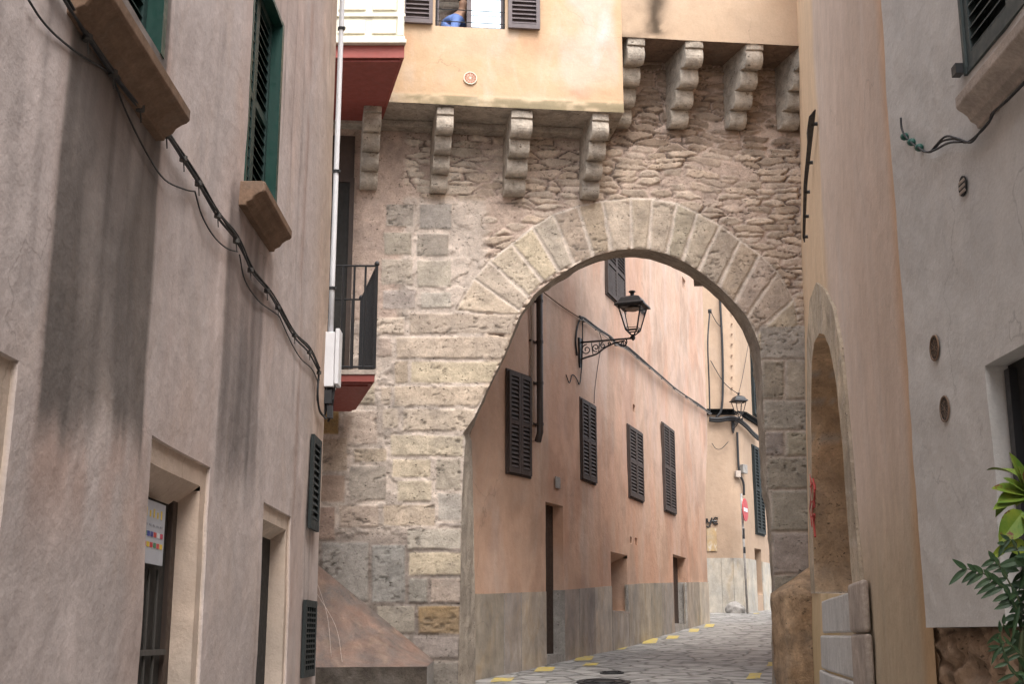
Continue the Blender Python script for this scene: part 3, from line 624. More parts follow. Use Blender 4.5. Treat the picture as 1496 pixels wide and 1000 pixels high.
def arch_eval(U, Z):
    wx = (fbm(U*7, Z*7, 4, 41)-.5)*.045; wz = (fbm(U*7+9, Z*7, 4, 42)-.5)*.045
    u = U+wx; z = Z+wz
    # rubble: flat irregular stones in rough courses
    xw = U*2.7+(fbm(U*4, Z*8, 3, 43)-.5)*.4; yw = Z*10.6+(fbm(U*1.3, Z*1.0, 3, 45)-.5)*1.3+(fbm(U*9, Z*9, 3, 46)-.5)*.4
    _, ed_, ca, cb_, cx_, cy_ = worley(xw, yw, .95, .55, 40); r1 = hsh(ca, cb_, 51); r2 = hsh(ca, cb_, 52); r3 = hsh(ca, cb_, 53)
    prof = ss(.04+.14*r3, .12+.18*r3, ed_)
    cover = fbm(U*.9+3, Z*.9, 3, 61)
    expo = np.clip(.55+.7*ss(.36, .60, cover)-.75*(r1 < .17), 0.06, 1)
    lz = ss(5.65, 5.25, U)*ss(zA-.15, zA+.1, Z); expo = expo*(1-lz)+lz*np.where(r1 > .33, .95, .0)
    # thin proud render between the corbels on the left: pale stones show
    D = -.012+prof*expo*(.016+.018*r2+cy_*(r3-.2)*.022+cx_*(r2-.5)*.012)+(fbm(U*16, Z*20, 4, 47)-.5)*.012
    cm = np.stack([.50+0*U, .39+0*U, .325+0*U], -1)*(0.85+.3*fbm(U*3, Z*3, 4, 71))[...,None]     # pinkish mortar
    pal = np.stack([.56-.07*r1, .45-.07*r1+.02*r3, .36+.03*r3-.07*r1], -1)*(.78+.42*r2)[...,None]*(.85+.3*fbm(U*14, Z*20, 4, 48))[...,None]
    leftpale = ss(5.6, 5.2, U)*ss(zA-.1, zA+.25, Z); pal = pal*(1+.18*leftpale[...,None])+np.array([.07,.09,.09])*leftpale[...,None]
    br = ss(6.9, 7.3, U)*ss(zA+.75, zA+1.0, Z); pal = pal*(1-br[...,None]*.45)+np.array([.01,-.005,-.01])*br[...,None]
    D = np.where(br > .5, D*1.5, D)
    C = cm*(1-(np.minimum(1, prof*expo*1.4))[...,None])+pal*np.minimum(1, prof*expo*1.4)[...,None]
    gap = ss(.10, .02, ed_)*ss(.45, .9, expo)*.66*ss(.30, .50, fbm(U*2.2, Z*3, 3, 49)); C = C*(1-gap[...,None]); D = D-gap*.025
    # plain render at far left upper part, and right margin
    mask = ss(4.62, 4.48, u-(z-zA)*.02)*ss(WA.uv(540, 470)[1]-.1, WA.uv(540, 470)[1]+.1, z)
    D = D*(1-mask)+.006*mask; C = C*(1-mask[...,None])+np.array([.50,.385,.32])*(mask*(.9+.2*fbm(U*2, Z*1, 3, 77)))[...,None]
    # pale lime mortar zone around the dressed blocks
    zz1 = WA.uv(600, 290)[1]
    lm = ss(zz1+.05, zz1-.05, z)*(1-ss(5.55, 5.75, u))*(1-mask)
    rock = ss(.48, .62, fbm(U*6, Z*7, 4, 81))
    zlow = WA.uv(600, 780)[1]; lowm = ss(zlow+.15, zlow-.15, z+wx*3)
    LC = np.array([.55,.465,.40])*(1-lowm[...,None])+np.array([.27,.225,.195])*lowm[...,None]
    LC = LC*(.82+.36*fbm(U*4, Z*4, 4, 83))[...,None]*(1-.28*rock[...,None]*ss(4.75, 4.4, U)[...,None])
    D = D*(1-lm)+(.0+.016*rock)*lm; C = C*(1-lm[...,None])+LC*lm[...,None]
    # arch surround mortar
    cx, cz = U, Z
    ring = np.array([WA.uv(x, y) for x, y in OUT]+[WA.uv(x, y) for x, y in INN[::-1]])
    q = inpoly(U, Z, ring); D = np.where(q, -.002, D); C = np.where(q[...,None], np.array([.58,.50,.43]), C)
    rj = (U > WA.uv(1105, 480)[0]) & (Z < WA.uv(1150, 476)[1]); D = np.where(rj, .002, D); C = np.where(rj[...,None], np.array([.38,.325,.28]), C)
    # dressed blocks
    for k, (pl, c) in enumerate(blk):
        lo = pl.min(0)-.06; hi = pl.max(0)+.06
        bb = (U > lo[0]) & (U < hi[0]) & (Z > lo[1]) & (Z < hi[1])
        if not bb.any(): continue
        su = U[bb]+wx[bb]*.5; sz = Z[bb]+wz[bb]*.5; ins = inpoly(su, sz, pl); dd, _, _ = nearest(su, sz, pl); sd = np.where(ins, dd, -dd)
        t = ss(-.004, .016, sd-.006)
        wear = (fbm(U[bb]*5, Z[bb]*8, 5, 90+k)-.5)
        pitm = ss(.60, .70, fbm(U[bb]*16, Z[bb]*34, 4, 190+k))*ss(.48, .66, fbm(U[bb]*3, Z[bb]*4, 3, 290+k))
        top = .016+wear*.012-pitm*.014+(hsh(k, 3, 5)-.5)*.008
        D[bb] = D[bb]*(1-t)+top*t
        cc_ = c*(1+wear*.40-pitm*.45)[:,None]; C[bb] = C[bb]*(1-t[:,None])+cc_*t[:,None]
    # damp dirt rising at the base: grey-brown grime with its own outline
    gr = ss(3.1, 1.4, Z+wx*8+(fbm(U*1.5, Z*1.5, 3, 95)-.5)*1.4)*.52; C = C*(1-gr[...,None])+np.array([.16,.135,.115])*gr[...,None]
    D = D+(fbm(U*1.2, Z*1.2, 3, 99)-.5)*.03+(fbm(U*22, Z*22, 3, 98)-.5)*.006
    return D, np.clip(C, .02, 1)
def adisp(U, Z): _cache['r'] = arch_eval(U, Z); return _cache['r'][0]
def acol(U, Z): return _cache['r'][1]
uL = WA.uv(455, 560)[0]-.3; uR = WA.uv(1172, 560)[0]+.25
zTop = 10.4
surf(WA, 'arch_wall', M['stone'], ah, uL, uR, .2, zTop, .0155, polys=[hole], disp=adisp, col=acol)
surf(WA, 'rear_wall', M['stone'], ah, 0, 12, 0, 12, .12, polys=[bhole], off=-TH, col=lambda U, Z: np.ones(U.shape+(3,))*np.array([.4,.33,.27]))
A3 = [WA.p(u, z, .004) for u, z in inner]; B3 = [WA.p(u, z, -TH-.005) for u, z in back]
strip('arch_soffit', M['stone'], ah, A3, B3, 24, .028, 5, (.40,.345,.285))
MB().wbox(WA, 2.0, uL, .2, 12, -TH, .0).build('side_wall', M['left_trim'], ah)
# upper storeys on corbels
OA = .75
zAb = WA.uv(735, 157, OA)[1]; uA0 = WA.uv(455, 150, OA)[0]; uA1 = WA.uv(911, 160, OA)[0]
zBb = WA.uv(1040, 60, OA-.03)[1]; uB1 = uR+.3
wl = WA.uv(636, 20, OA); wr = WA.uv(738, 20, OA); wz = WA.uv(690, 40, OA)[1]
def ocol(U, Z):
    c = np.ones(U.shape+(3,)); n1 = fbm(U*2.2, Z*2.2, 4, 301); px = U
    # pale, almost white repaired area near right end of A
    m = ss(uA1-.85, uA1-.55, U+(n1-.5)*.6)*ss(uA1-.02, uA1-.14, U+(n1-.5)*.12)*ss(zAb+.25, zAb+.55, Z+(n1-.5)*.5); c = c*(1-m[...,None])+np.array([1.0,1.18,1.5])*m[...,None]
    pk = np.exp(-(((U-(uA1-.45))/.28)**2+((Z-(zAb+.24))/.10)**2))*ss(.3,.6,n1); c *= np.stack([1-.05*pk, 1-.28*pk, 1-.25*pk], -1)
    up = ss(wz+.02, wz-.22, Z)*ss(wz-.55, wz-.2, Z)*ss(.42, .62, fbm(U*3, Z*1.2, 4, 305))*.16; c *= np.stack([1-.2*up, 1-.9*up, 1-up], -1)
    pa = ss(.55, .68, fbm(U*1.6, Z*1.8, 4, 306))*.5; c = c*(1-pa[...,None])+np.array([1.0,1.1,1.24])*pa[...,None]
    bd = ss(zAb+.15, zAb+.12, Z+(n1-.5)*.02)
    mo = ss(.35, .6, fbm(U*5, Z*9, 4, 303)); bc = np.array([.85,.95,1.0])*(1-mo[...,None])+np.array([.48,.56,.55])*mo[...,None]
    c = c*(1-bd[...,None])+bc*bd[...,None]
    return c
surf(WA, 'upper_wall', M['ochre'], ah, uA0, uA1, zAb, 11.8, .03, rects=[(wl[0], wr[0], wz, wz+1.3, .14)], off=OA,
     disp=lambda U, Z: (fbm(U*1.2, Z*1.2, 3, 310)-.5)*.03+.012*ss(zAb+.13, zAb+.11, Z), col=ocol)
def ocol2(U, Z):
    c = np.ones(U.shape+(3,)); n1 = fbm(U*4, Z*4, 5, 321); sx = WA.uv(957, 20, OA)[0]
    n2 = fbm(U*7, Z*5, 5, 322); m = np.exp(-((U-sx+(n1-.5)*.22)/.15)**2)*ss(zBb+.0, zBb+.10, Z)*ss(.12, .42, n2); c *= (1-.82*m)[...,None]
    m2 = np.exp(-((U-sx+.15)/.3)**2)*ss(.4, .7, n1)*.3; c *= (1-.5*m2)[...,None]
    e = ss(zBb+.10, zBb, Z)*ss(.4, .6, n1)*.35*ss(sx+.4, sx, U); c *= (1-e)[...,None]
    return c
surf(WA, 'upper_wall', M['ochre2'], ah, uA1-.15, uB1, zBb, 11.8, .03, off=OA-.035, disp=lambda U, Z: (fbm(U*1.2, Z*1.2, 3, 330)-.5)*.02, col=ocol2)
b = MB(); b.wbox(WA, uA0, uA1, zAb+.0, zAb+.10, -.0, OA-.012); b.wbox(WA, uA1-.08, uA1, zAb+.1, 11.8, 0, OA-.02); b.build('soffit', M['corbel'], ah, bevel=.004)
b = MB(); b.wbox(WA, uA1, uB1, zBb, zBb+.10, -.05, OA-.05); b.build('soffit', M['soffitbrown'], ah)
# stone beam under soffit A (stepped mouldings)
b = MB(); b.wbox(WA, uA0, uA1-.05, zAb-.09, zAb-.003, -.02, .20); b.build('stone_beam', M['corbel'], ah, bevel=.01)
b = MB(); b.wbox(WA, uA0, uA1, 11.75, 11.85, -2.0, OA); b.wbox(WA, uA1, uB1, 11.75, 11.85, -2.0, OA-.05); b.build('roof', M['sill'], ah)
# corbels
def corbel_mesh(wd, P_, H):
    prof = [(-.06, -H), (-.06, 0), (P_, 0), (P_, -.10)]; n = 4; hh = (H-.10)/n
    for i in range(n):
        z0 = -.10-hh*i; rmax = P_*(1-.235*i); rmin = (P_*(1-.235*(i+1))+.02) if i < n-1 else .05
        prof.append((rmax-.035, z0-.004)); prof.append((rmax-.02, z0-.02))
        for k in range(0, 7):
            t = k/6*math.pi/2; prof.append((rmin+(rmax-.012-rmin)*math.cos(t)**.8 if k < 6 else rmin, z0-.03-hh*.35-(hh*.62)*math.sin(t)))
        prof[-1] = (rmin, z0-hh)
    return prof
def corbel(px_t, py_t, px_b, py_b, wpx, P_, dark=0, lab=None):
    ut, zt = WA.uv(px_t, py_t, P_); ub, zb = WA.uv(px_b, py_b, .06); H = zt-zb; w_ = wpx/F*14.6
    uc = (ut+ub)/2; prof = corbel_mesh(w_, P_, H); vs = []; fs = []; m = len(prof); ns = 5
    for i in range(ns):
        s_ = -1+2*i/(ns-1); 
        for j, (o, z) in enumerate(prof):
            jt = (vnoise(z*9+3, s_*1.5+uc, 5)-.5)*.018 if o > 0 else 0
            vs.append(WA.p(ub+(ut-ub)*max(0, min(1, (o-.06)/(P_-.06)))+s_*w_/2*(1+(vnoise(z*6, uc*7, 8)-.5)*.08), zt+z, o+jt-(.012 if abs(s_) == 1 and o > .05 else 0)))
    for i in range(ns-1):
        for j in range(m): fs.append((i*m+j, i*m+(j+1)%m, (i+1)*m+(j+1)%m, (i+1)*m+j))
    fs.append(tuple(range(m-1, -1, -1))); fs.append(tuple((ns-1)*m+j for j in range(m)))
    b = MB(); b.add(vs, fs); o = b.build('corbel', M['corbel'], ah, bevel=.008)
    if lab: o['label'] = lab
    return o
corbel(651, 156, 640, 281, 28, OA-.03); corbel(763, 161, 750, 286, 35, OA-.03); corbel(878, 165, 860, 290, 29, OA-.03)
corbel(545, 152, 538, 276, 29, OA-.03)
for t in ((930, 55, 905, 186), (1015, 59, 988, 187), (1103, 62, 1073, 188), (1180, 64, 1150, 189)): corbel(*t, 31, OA-.05)
# window with its shutters
wn_ = MB(); a, c = wl[0], wr[0]; mz = wz+1.3; mid = WA.uv(686, 20, OA)[0]
wn_.wbox(WA, a+.002, a+.05, wz+.002, mz, OA-.13, OA-.06); wn_.wbox(WA, c-.05, c-.002, wz+.002, mz, OA-.13, OA-.06); wn_.wbox(WA, mid-.03, mid+.03, wz+.002, mz, OA-.12, OA-.07); wn_.wbox(WA, a+.05, c-.05, wz+.002, wz+.03, OA-.12, OA-.07)
wf = wn_.build('window', M['greybrown'], ah)
MB().wbox(WA, mid+.03, c-.05, wz+.03, mz, OA-.105, OA-.095).build('pane', M['skypane'], wf)
b = MB(); b.wbox(WA, a-.3, c+.3, wz-.2, mz, OA-1.5, OA-1.45); b.wbox(WA, a-.3, a-.25, wz-.2, mz, OA-1.4, OA-.2); b.wbox(WA, c+.25, c+.3, wz-.2, mz, OA-1.4, OA-.2); b.build('room_wall', M['dark'], wf)
b = MB()
for k, yy in enumerate((13.5, 31)): 
    z_ = WA.uv(686, yy, OA)[1]; b.tube([WA.p(a, z_, OA-.03), WA.p(c, z_, OA-.03)], .007, 6)
for k in range(4): b.tube([WA.p(a, wz+.1+.2*k+.4, OA-.03), WA.p(c, wz+.1+.2*k+.4, OA-.03)], .007, 6)
b.tube([WA.p(a+.02, wz, OA-.03), WA.p(a+.02, mz, OA-.03)], .009); b.tube([WA.p(c-.02, wz, OA-.03), WA.p(c-.02, mz, OA-.03)], .009)
b.build('window_bars', M['iron'], wf)
s = MB(); louvre(s, WA, WA.uv(742, 20, OA)[0], WA.uv(788, 20, OA)[0], WA.uv(765, 44, OA)[1], mz, OA+.045, .045, .05, 1, .062); s.wbox(WA, WA.uv(742,20,OA)[0]+.03, WA.uv(788,20,OA)[0]-.03, WA.uv(765,44,OA)[1]+.03, mz, OA+.012, OA+.02); s.build('shutter', M['greybrown'], wf)
s = MB(); louvre(s, WA, WA.uv(587, 20, OA)[0], WA.uv(632, 20, OA)[0], WA.uv(610, 36, OA)[1], mz, OA+.045, .045, .05, 1, .062); s.wbox(WA, WA.uv(587,20,OA)[0]+.03, WA.uv(632,20,OA)[0]-.03, WA.uv(610,36,OA)[1]+.03, mz, OA+.012, OA+.02); s.build('shutter', M['greybrown'], wf)
# rosette vents
def rosette(W, px, py, r, o, parent, mat, mb2, petals=10):
    u, z = W.uv(px, py, o); b = MB(); c0 = np.array(W.p(u, z, o)); c1 = np.array(W.p(u, z, o+1)); ax = c1-c0
    b.lathe(c0, [(r*.98, 0), (r*.98, .006)], 24, ax); bo = b.build('vent', mat, parent)
    b = MB(); b.lathe(c0+ax*.002, [(r, 0), (r*1.10, .002), (r*1.08, .009), (r*.95, .009), (r*.93, 0)], 28, ax); b.lathe(c0, [(r*.13, .004), (r*.13, .009)], 10, ax)
    e1 = np.array(W.p(u+1, z, o))-c0; e2 = np.array([0, 0, 1.0])
    for k in range(petals):
        t = 2*math.pi*k/petals; d = e1*math.cos(t)+e2*math.sin(t); b.tube([c0+ax*.006+d*r*.12, c0+ax*.006+d*r*.95], r*.028, 5)
        t2 = t+math.pi/petals; d2 = e1*math.cos(t2)+e2*math.sin(t2); d0 = e1*math.cos(t+2*math.pi/petals)+e2*math.sin(t+2*math.pi/petals)
        b.tube([c0+ax*.006+d*r*.5, c0+ax*.006+d2*r*.72, c0+ax*.006+d0*r*.5], r*.025, 5)
    b.build('vent_tracery', mb2, bo); return bo
rosette(WA, 687, 114, .082, OA+.012, ah, M['terracotta'], M['cream'], 12)
# enclosed bay and balcony
BK = np.array([-.23, .97, 0.0])
def frontpt(px, py, Y=13.9):
    return np.array(at(px, py, Y))
fR = frontpt(594, 63); fL = frontpt(440, 60); fL[2] = fR[2]; zb = fR[2]
ex = np.array([1, 0.03, 0])
dep = 2.0
b = MB(); # bay body
x0 = fL[0]-.2; x1 = fR[0]
def slab(mb, xa, xb, Y, z0, z1, depth=2.1, zback=None):
    zb_ = z0 if zback is None else zback; d = BK*depth
    f = [np.array([xa, Y, z0]), np.array([xb, Y+.0, z0])]
    mb.hexa([f[0], f[1], f[1]+d+[0,0,zb_-z0], f[0]+d+[0,0,zb_-z0], f[0]+[0,0,z1-z0], f[1]+[0,0,z1-z0], f[1]+d+[0,0,z1-z0], f[0]+d+[0,0,z1-z0]])
slab(b, x0, x1-.035, 13.93, zb+.05, zb+2.6); bay = b.build('bay', M['cream'], ah)
b = MB(); slab(b, x0, x1, 13.88, zb+.0, zb+.048); slab(b, x0, x1-.02, 13.9, zb+.35, zb+.39, .03); slab(b, x0, x1-.02, 13.9, zb+.05, zb+.10, .03); b.build('bay_ledge', M['cream'], bay, bevel=.006)
b = MB(); 
for (xa, xb_, za, zb2) in ((x1-.42, x1-.13, .13, .31), (x1-.83, x1-.50, .13, .31), (x1-.42, x1-.13, .44, 1.2), (x1-.83, x1-.50, .44, 1.2)):
    b.box(xa, xb_, 13.905, 13.93, zb+za, zb+zb2)
b.box(x1-.115, x1-.04, 13.898, 13.93, zb+.1, zb+2.5); b.build('bay_panel', M['cream'], bay, bevel=.008)
b = MB(); slab(b, x0, x1-.03, 13.95, zb-.16, zb-.003, 2.05); bs = b.build('bay_base', M['red2'], bay)
b = MB(); slab(b, x0, x1-.075, 13.99, zb-.20, zb-.162, 2.0); b.build('bay_underside', M['red'], bay, bevel=.01)
# balcony
fR = frontpt(549, 550, 14.0); zf = fR[2]; x1 = fR[0]; x0 = x1-1.3
b = MB(); slab(b, x0, x1, 14.0, zf+.02, zf+.075, 1.9); bal = b.build('balcony', M['sillpale'], ah, bevel=.005)
b = MB(); slab(b, x0, x1-.015, 14.015, zf-.06, zf+.018, 1.9); slab(b, x0, x1-.045, 14.05, zf-.075, zf-.062, 1.8); slab(b, x0, x1-.10, 14.12, zf-.095, zf-.077, 1.7)
b.build('balcony_underside', M['red'], bal)
zt = np.array(at(548, 388, 14.0))[2]; zd = zf+.09
C0 = np.array([x1-.02, 14.02, 0]); C1 = C0+BK*1.55; L0 = np.array([x0, 14.02, 0]); L1 = np.array([x0, 15.5, 0])
b = MB()
def P3(c, z): return np.array([c[0], c[1], z])
for z_, r_ in ((zt, .012), (zd+.02, .012)):
    b.tube([P3(L0, z_), P3(C0, z_)], r_); b.tube([P3(C0, z_), P3(C1, z_)], r_); b.tube([P3(C1, z_), P3(L1, z_)], r_)
n_ = 10
for k in range(n_+1):
    q = L0+(C0-L0)*k/n_; b.tube([P3(q, zd), P3(q, zt)], .014 if k < n_ else .018)
for k in range(1, 14): q = C0+(C1-C0)*k/13; b.tube([P3(q, zd), P3(q, zt)], .014)
for k in range(1, 8): q = C1+(L1-C1)*k/8; b.tube([P3(q, zd), P3(q, zt)], .009)
for c_ in (C0, C1): b.lathe(P3(c_, zt), [(.012, 0), (.028, .012), (.03, .03), (.02, .05), (.006, .06)], 8)
b.build('balcony_railing', M['iron'], bal)
# balcony door
u0, u1 = WA.uv(470, 300)[0], WA.uv(517, 300)[0]; z1_ = WA.uv(500, 262, 0)[1]; z0_ = WA.uv(505, 545)[1]
MB().wbox(WA, u0, u1-.06, z0_, z1_-.06, .03, .05).build('door', M['dark'], ah); b = MB(); b.wbox(WA, u1-.06, u1, z0_, z1_, .0, .075); b.wbox(WA, u0, u1-.06, z1_-.06, z1_, .0, .07); b.build('door_frame', M['wood'], ah)
MB().wbox(WA, u0, u1-.01, z1_+.003, zAb-.2, .0, .04).build('door_lintel', M['wood'], ah)
# person in the window
pr = thing('person', WA.p(mid-.25, wz-.95, OA-.55), 'person in a blue shirt leaning inside the open half of the upper window', 'person')
def skin(name, verts, edges, rad, m, parent, root=0):
    me = bpy.data.meshes.new(name); me.from_pydata([tuple(map(float, v)) for v in verts], edges, []); o = linkmesh(me, name, m, parent)
    k = o.modifiers.new('skin', 'SKIN'); 
    for i, r_ in enumerate(rad): me.skin_vertices[0].data[i].radius = (r_, r_)
    for i in range(len(verts)): me.skin_vertices[0].data[i].use_root = (i == root)
    k.use_smooth_shade = True; s_ = o.modifiers.new('sub', 'SUBSURF'); s_.levels = 2; s_.render_levels = 2; return o
def PP(du, dz, do): return np.array(WA.p(mid+du, wz+dz, OA+do))
bv = [PP(-.30,-.10,-.55), PP(-.26,.08,-.52), PP(-.20,.24,-.48), PP(-.12,.36,-.45), PP(-.06,.45,-.42), PP(-.04,.60,-.38),
      PP(-.16,.20,-.30), PP(-.22,-.02,-.26), PP(-.05,-.08,-.22), PP(-.0,-.07,-.2),
      PP(-.06,.28,-.62), PP(-.02,.04,-.62), PP(.14,-.02,-.5), PP(.18,-.02,-.5),
      PP(-.22,-.5,-.45), PP(-.25,-.93,-.5), PP(-.38,-.5,-.62), PP(-.40,-.93,-.66), PP(-.20,-.95,-.38), PP(-.35,-.95,-.54)]
be = [(0,1),(1,2),(2,3),(3,4),(4,5),(3,6),(6,7),(7,8),(8,9),(3,10),(10,11),(11,12),(12,13),(0,14),(14,15),(0,16),(16,17),(15,18),(17,19)]
bo = skin('body', bv, be, [.14,.13,.15,.11,.055,.09,.05,.042,.03,.02,.05,.042,.03,.02,.075,.045,.075,.045,.03,.03], M['skin'], pr)
skin('shirt', bv[:4]+[bv[6], bv[7], bv[10], bv[11]]+[PP(-.10,.395,-.44)], [(0,1),(1,2),(2,3),(3,4),(4,5),(3,6),(6,7),(3,8)], [.155,.15,.17,.13,.07,.062,.07,.062,.07], M['shirt'], bo)
b = MB(); b.lathe(PP(-.045,.62,-.40), [(.02,-.02),(.09,.0),(.10,.05),(.07,.1),(.01,.12)], 12); b.build('hair', M['hair'], bo, smooth=True)

# ------------------------------------------------------------------ buttress at left foot of the arch
q = lambda px, py, o: np.array(WA.pt(px, py, o))
ax_ = q(440, 806, .03); bx_ = q(634, 966, .03); fz = bx_[2]-.02
FL = q(430, 970, 1.15); FR = q(624, 965, .95)
FL[2] = FR[2] = fz-.03
gl = np.array([0, 0, -1.2])
bt = thing('buttress', (bx_[0]-.8, 15.2, .75), 'sloping red brown plastered buttress between the left house corner and the arch', 'buttress')
def tri_grid(A, B, C, D, name, mat, n=40, amp=.02, seed=8):
    A, B, C, D = [np.array(k, float) for k in (A, B, C, D)]; T = np.linspace(0, 1, n+1); S, Tt = np.meshgrid(T, T, indexing='ij')
    G_ = (A*(1-S)[...,None]+B*S[...,None])*(1-Tt)[...,None]+(D*(1-S)[...,None]+C*S[...,None])*Tt[...,None]
    nr = np.cross(B-A+C-D, D-A+C-B); nr /= np.linalg.norm(nr)+1e-9
    N_ = (fbm(S*6, Tt*6, 4, seed)-.5)*2*amp*np.minimum(1, 6*np.minimum(np.minimum(S, 1-S), np.minimum(Tt, 1-Tt))); G_ = G_+nr*N_[...,None]
    idx = np.arange(G_[...,0].size).reshape(n+1, n+1)
    me = bpy.data.meshes.new(name); me.from_pydata(G_.reshape(-1, 3).tolist(), [], np.stack([idx[:-1,:-1], idx[1:,:-1], idx[1:,1:], idx[:-1,1:]], -1).reshape(-1, 4).tolist()); me.validate()
    return linkmesh(me, name, mat, bt, True)
top2 = q(452, 818, .06)
tri_grid(FL, FR, bx_, ax_, 'sloping_top', M['redplaster'], 50, .03)
tri_grid(FL+gl, FR+gl, FR-[0,0,.003], FL-[0,0,.003], 'base', M['darkbase'], 40, .03)
tri_grid(FR+gl, bx_+gl, bx_-[0,0,.003], FR-[0,0,.003], 'side_face', M['greystone'], 20, .02)
b = MB()
for pts in (((462,848),(478,900),(484,960)), ((458,860),(490,915),(500,968))):
    p_ = []
    for x, y in pts:   # intersect the slope plane
        n_ = np.cross(FR-FL, ax_-FL); d = ray(x, y); t = np.dot(FL-EYE, n_)/np.dot(d, n_); p_.append(EYE+d*t*.997)
    b.tube(curve_pts(p_, 6), .0028, 5)
b.build('wire', M['sillpale'], bt, smooth=True)

# ------------------------------------------------------------------ PEACH HOUSE
WP = Wall([(-.95, 16.75), (-.5, 17.55), (.49, 19.3), (1.72, 22.5), (3.56, 28), (4.86, 32.0)], side=1, smooth=1)
ph_ = thing('house', (1.7, 22.5, 1.3), 'long peach rendered house behind the arch with brown louvred shutters and grey stone base', 'house')
uEnd = WP.L
zk0 = WP.uv(1029, 745)[1]; zk1 = WP.uv(1029, 610)[1]
def pwarp(U, Z):
    k = ss(uEnd-2.5, uEnd, U)*ss(zk0-.2, zk1, Z); return U+k*.78, Z
def prect(l, r, tl, tr, bl, br):
    u0 = WP.uv(l, (tl+bl)/2)[0]; u1 = WP.uv(r, (tr+br)/2)[0]
    return u0, u1, (WP.uv(l, bl)[1]+WP.uv(r, br)[1])/2, (WP.uv(l, tl)[1]+WP.uv(r, tr)[1])/2
def jambdepth(px_, py_, u1):
    ds = np.linspace(.05, .8, 60); e = [WP.uv(px_, py_, -d)[0]-u1 for d in ds]; return float(ds[int(np.argmin(np.abs(e)))])
D1 = prect(797, 823, 735, 739, 947, 945); D2 = prect(984, 1003, 813, 814, 918, 915); NW = prect(893, 917, 807, 812, 893, 895)
dd1 = jambdepth(808, 850, D1[1]); dd2 = jambdepth(990, 865, D2[1]); print('depths', dd1, dd2, D1, D2)
VE = []
for (x, y, w_, h_) in ((921.5, 790, 2.8, 10), (929, 792, 3.2, 11), (927, 597, 3, 11), (998, 414, 4, 15)):
    VE.append((WP.uv(x-w_/2, y)[0], WP.uv(x+w_/2, y)[0], WP.uv(x, y+h_/2)[1], WP.uv(x, y-h_/2)[1], .10))
def tw(u): # wainscot top
    return np.interp(u, [WP.uv(x, y)[0] for x, y in ((697,869),(797,865),(890,857),(940,853),(1029,851))], [WP.uv(x, y)[1] for x, y in ((697,869),(797,865),(890,857),(940,853),(1029,851))])
def pcol(U, Z):
    c = np.ones(U.shape+(3,)); n1 = fbm(U*1.2, Z*.45, 4, 401); n2 = fbm(U*.5, Z*.5, 3, 402)
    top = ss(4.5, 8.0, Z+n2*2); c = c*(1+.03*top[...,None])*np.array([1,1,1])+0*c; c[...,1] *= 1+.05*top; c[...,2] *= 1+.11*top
    red = ss(.5, .7, n1)*.5; c[...,0] *= 1+.02*red; c[...,1] *= 1-.16*red; c[...,2] *= 1-.24*red
    bl = ss(.54, .66, fbm(U*1.5, Z*1.0, 5, 403))*.22; c *= (1-bl*.6)[...,None]; pl_ = ss(.56, .68, fbm(U*2.1+4, Z*.8, 5, 404))*.3; c[...,1] *= 1+.10*pl_; c[...,2] *= 1+.25*pl_
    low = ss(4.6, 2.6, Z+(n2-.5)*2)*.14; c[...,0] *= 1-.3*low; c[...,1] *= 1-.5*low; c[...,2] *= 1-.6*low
    return c
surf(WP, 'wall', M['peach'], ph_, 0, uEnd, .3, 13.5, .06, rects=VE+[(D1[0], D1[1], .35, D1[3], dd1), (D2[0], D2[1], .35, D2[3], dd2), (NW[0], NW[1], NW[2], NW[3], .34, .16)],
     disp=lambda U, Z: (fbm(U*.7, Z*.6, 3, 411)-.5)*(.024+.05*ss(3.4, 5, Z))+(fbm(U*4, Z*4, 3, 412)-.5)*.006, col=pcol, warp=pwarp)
# wainscot panels
wc = MB(); vs_col = []
js = sorted([WP.uv(x, 900)[0] for x in (735,760,797,823,845,868,893,917,934,950,967,984,1003,1014,1022)]+[.15, uEnd])
for i in range(len(js)-1):
    a, c = js[i], js[i+1]; m = (a+c)/2
    if D1[0] < m < D1[1] or D2[0] < m < D2[1]: continue
    o_ = .022+random.uniform(-.005, .006); n_ = 3
    MB().wbox(WP, a-.007, a+.007, .5, float(tw(a))-.01, -.02, .021).build('wainscot_joint', M['greystone'], ph_)
    wc = MB()
    for k in range(n_):
        p0 = a+(c-a)*k/n_+(.009 if k == 0 else 0); p1 = a+(c-a)*(k+1)/n_-(.009 if k == n_-1 else 0)
        t0, t1 = float(tw(p0)), float(tw(p1))
        if NW[0] < m < NW[1]: t0 = t1 = NW[2]-.02
        P = WP.p; wc.hexa([P(p0,.5,o_),P(p1,.5,o_),P(p1,.5,-.05),P(p0,.5,-.05),P(p0,t0,o_),P(p1,t1,o_),P(p1,t1,-.05),P(p0,t0,-.05)])
    wo_ = wc.build('wainscot_panel', M['wainscot'], ph_)
    a_ = wo_.data.color_attributes.new('Tint', 'FLOAT_COLOR', 'POINT'); cc_ = np.ones((len(wo_.data.vertices), 4)); cc_[:, :3] = random.uniform(.72, 1.22)*np.array([1, random.uniform(.96, 1.0), random.uniform(.93, 1.05)])
    a_.data.foreach_set('color', cc_.astype(np.float32).ravel())
for d, dd in ((D1, dd1), (D2, dd2)): MB().wbox(WP, d[0]-.02, d[1]+.02, .4, d[3]+.02, -dd-.07, -dd+.01).build('door', M['wood'], ph_)
for d, dd in ((D1, dd1), (D2, dd2)): MB().wbox(WP, d[1]-.012, d[1]+.002, .5, float(tw(d[1])), -dd+.002, .024).build('door_jamb', M['greystone'], ph_)
for d in (D1, D2):
    u_ = d[0]+(d[1]-d[0])*.5; g = float(gz(WP.P(u_, 0)[1])); MB().wbox(WP, d[0]-.0, d[1]+.0, g-.1, g+.14, -.34, .01).build('doorstep', M['greystone'], ph_)
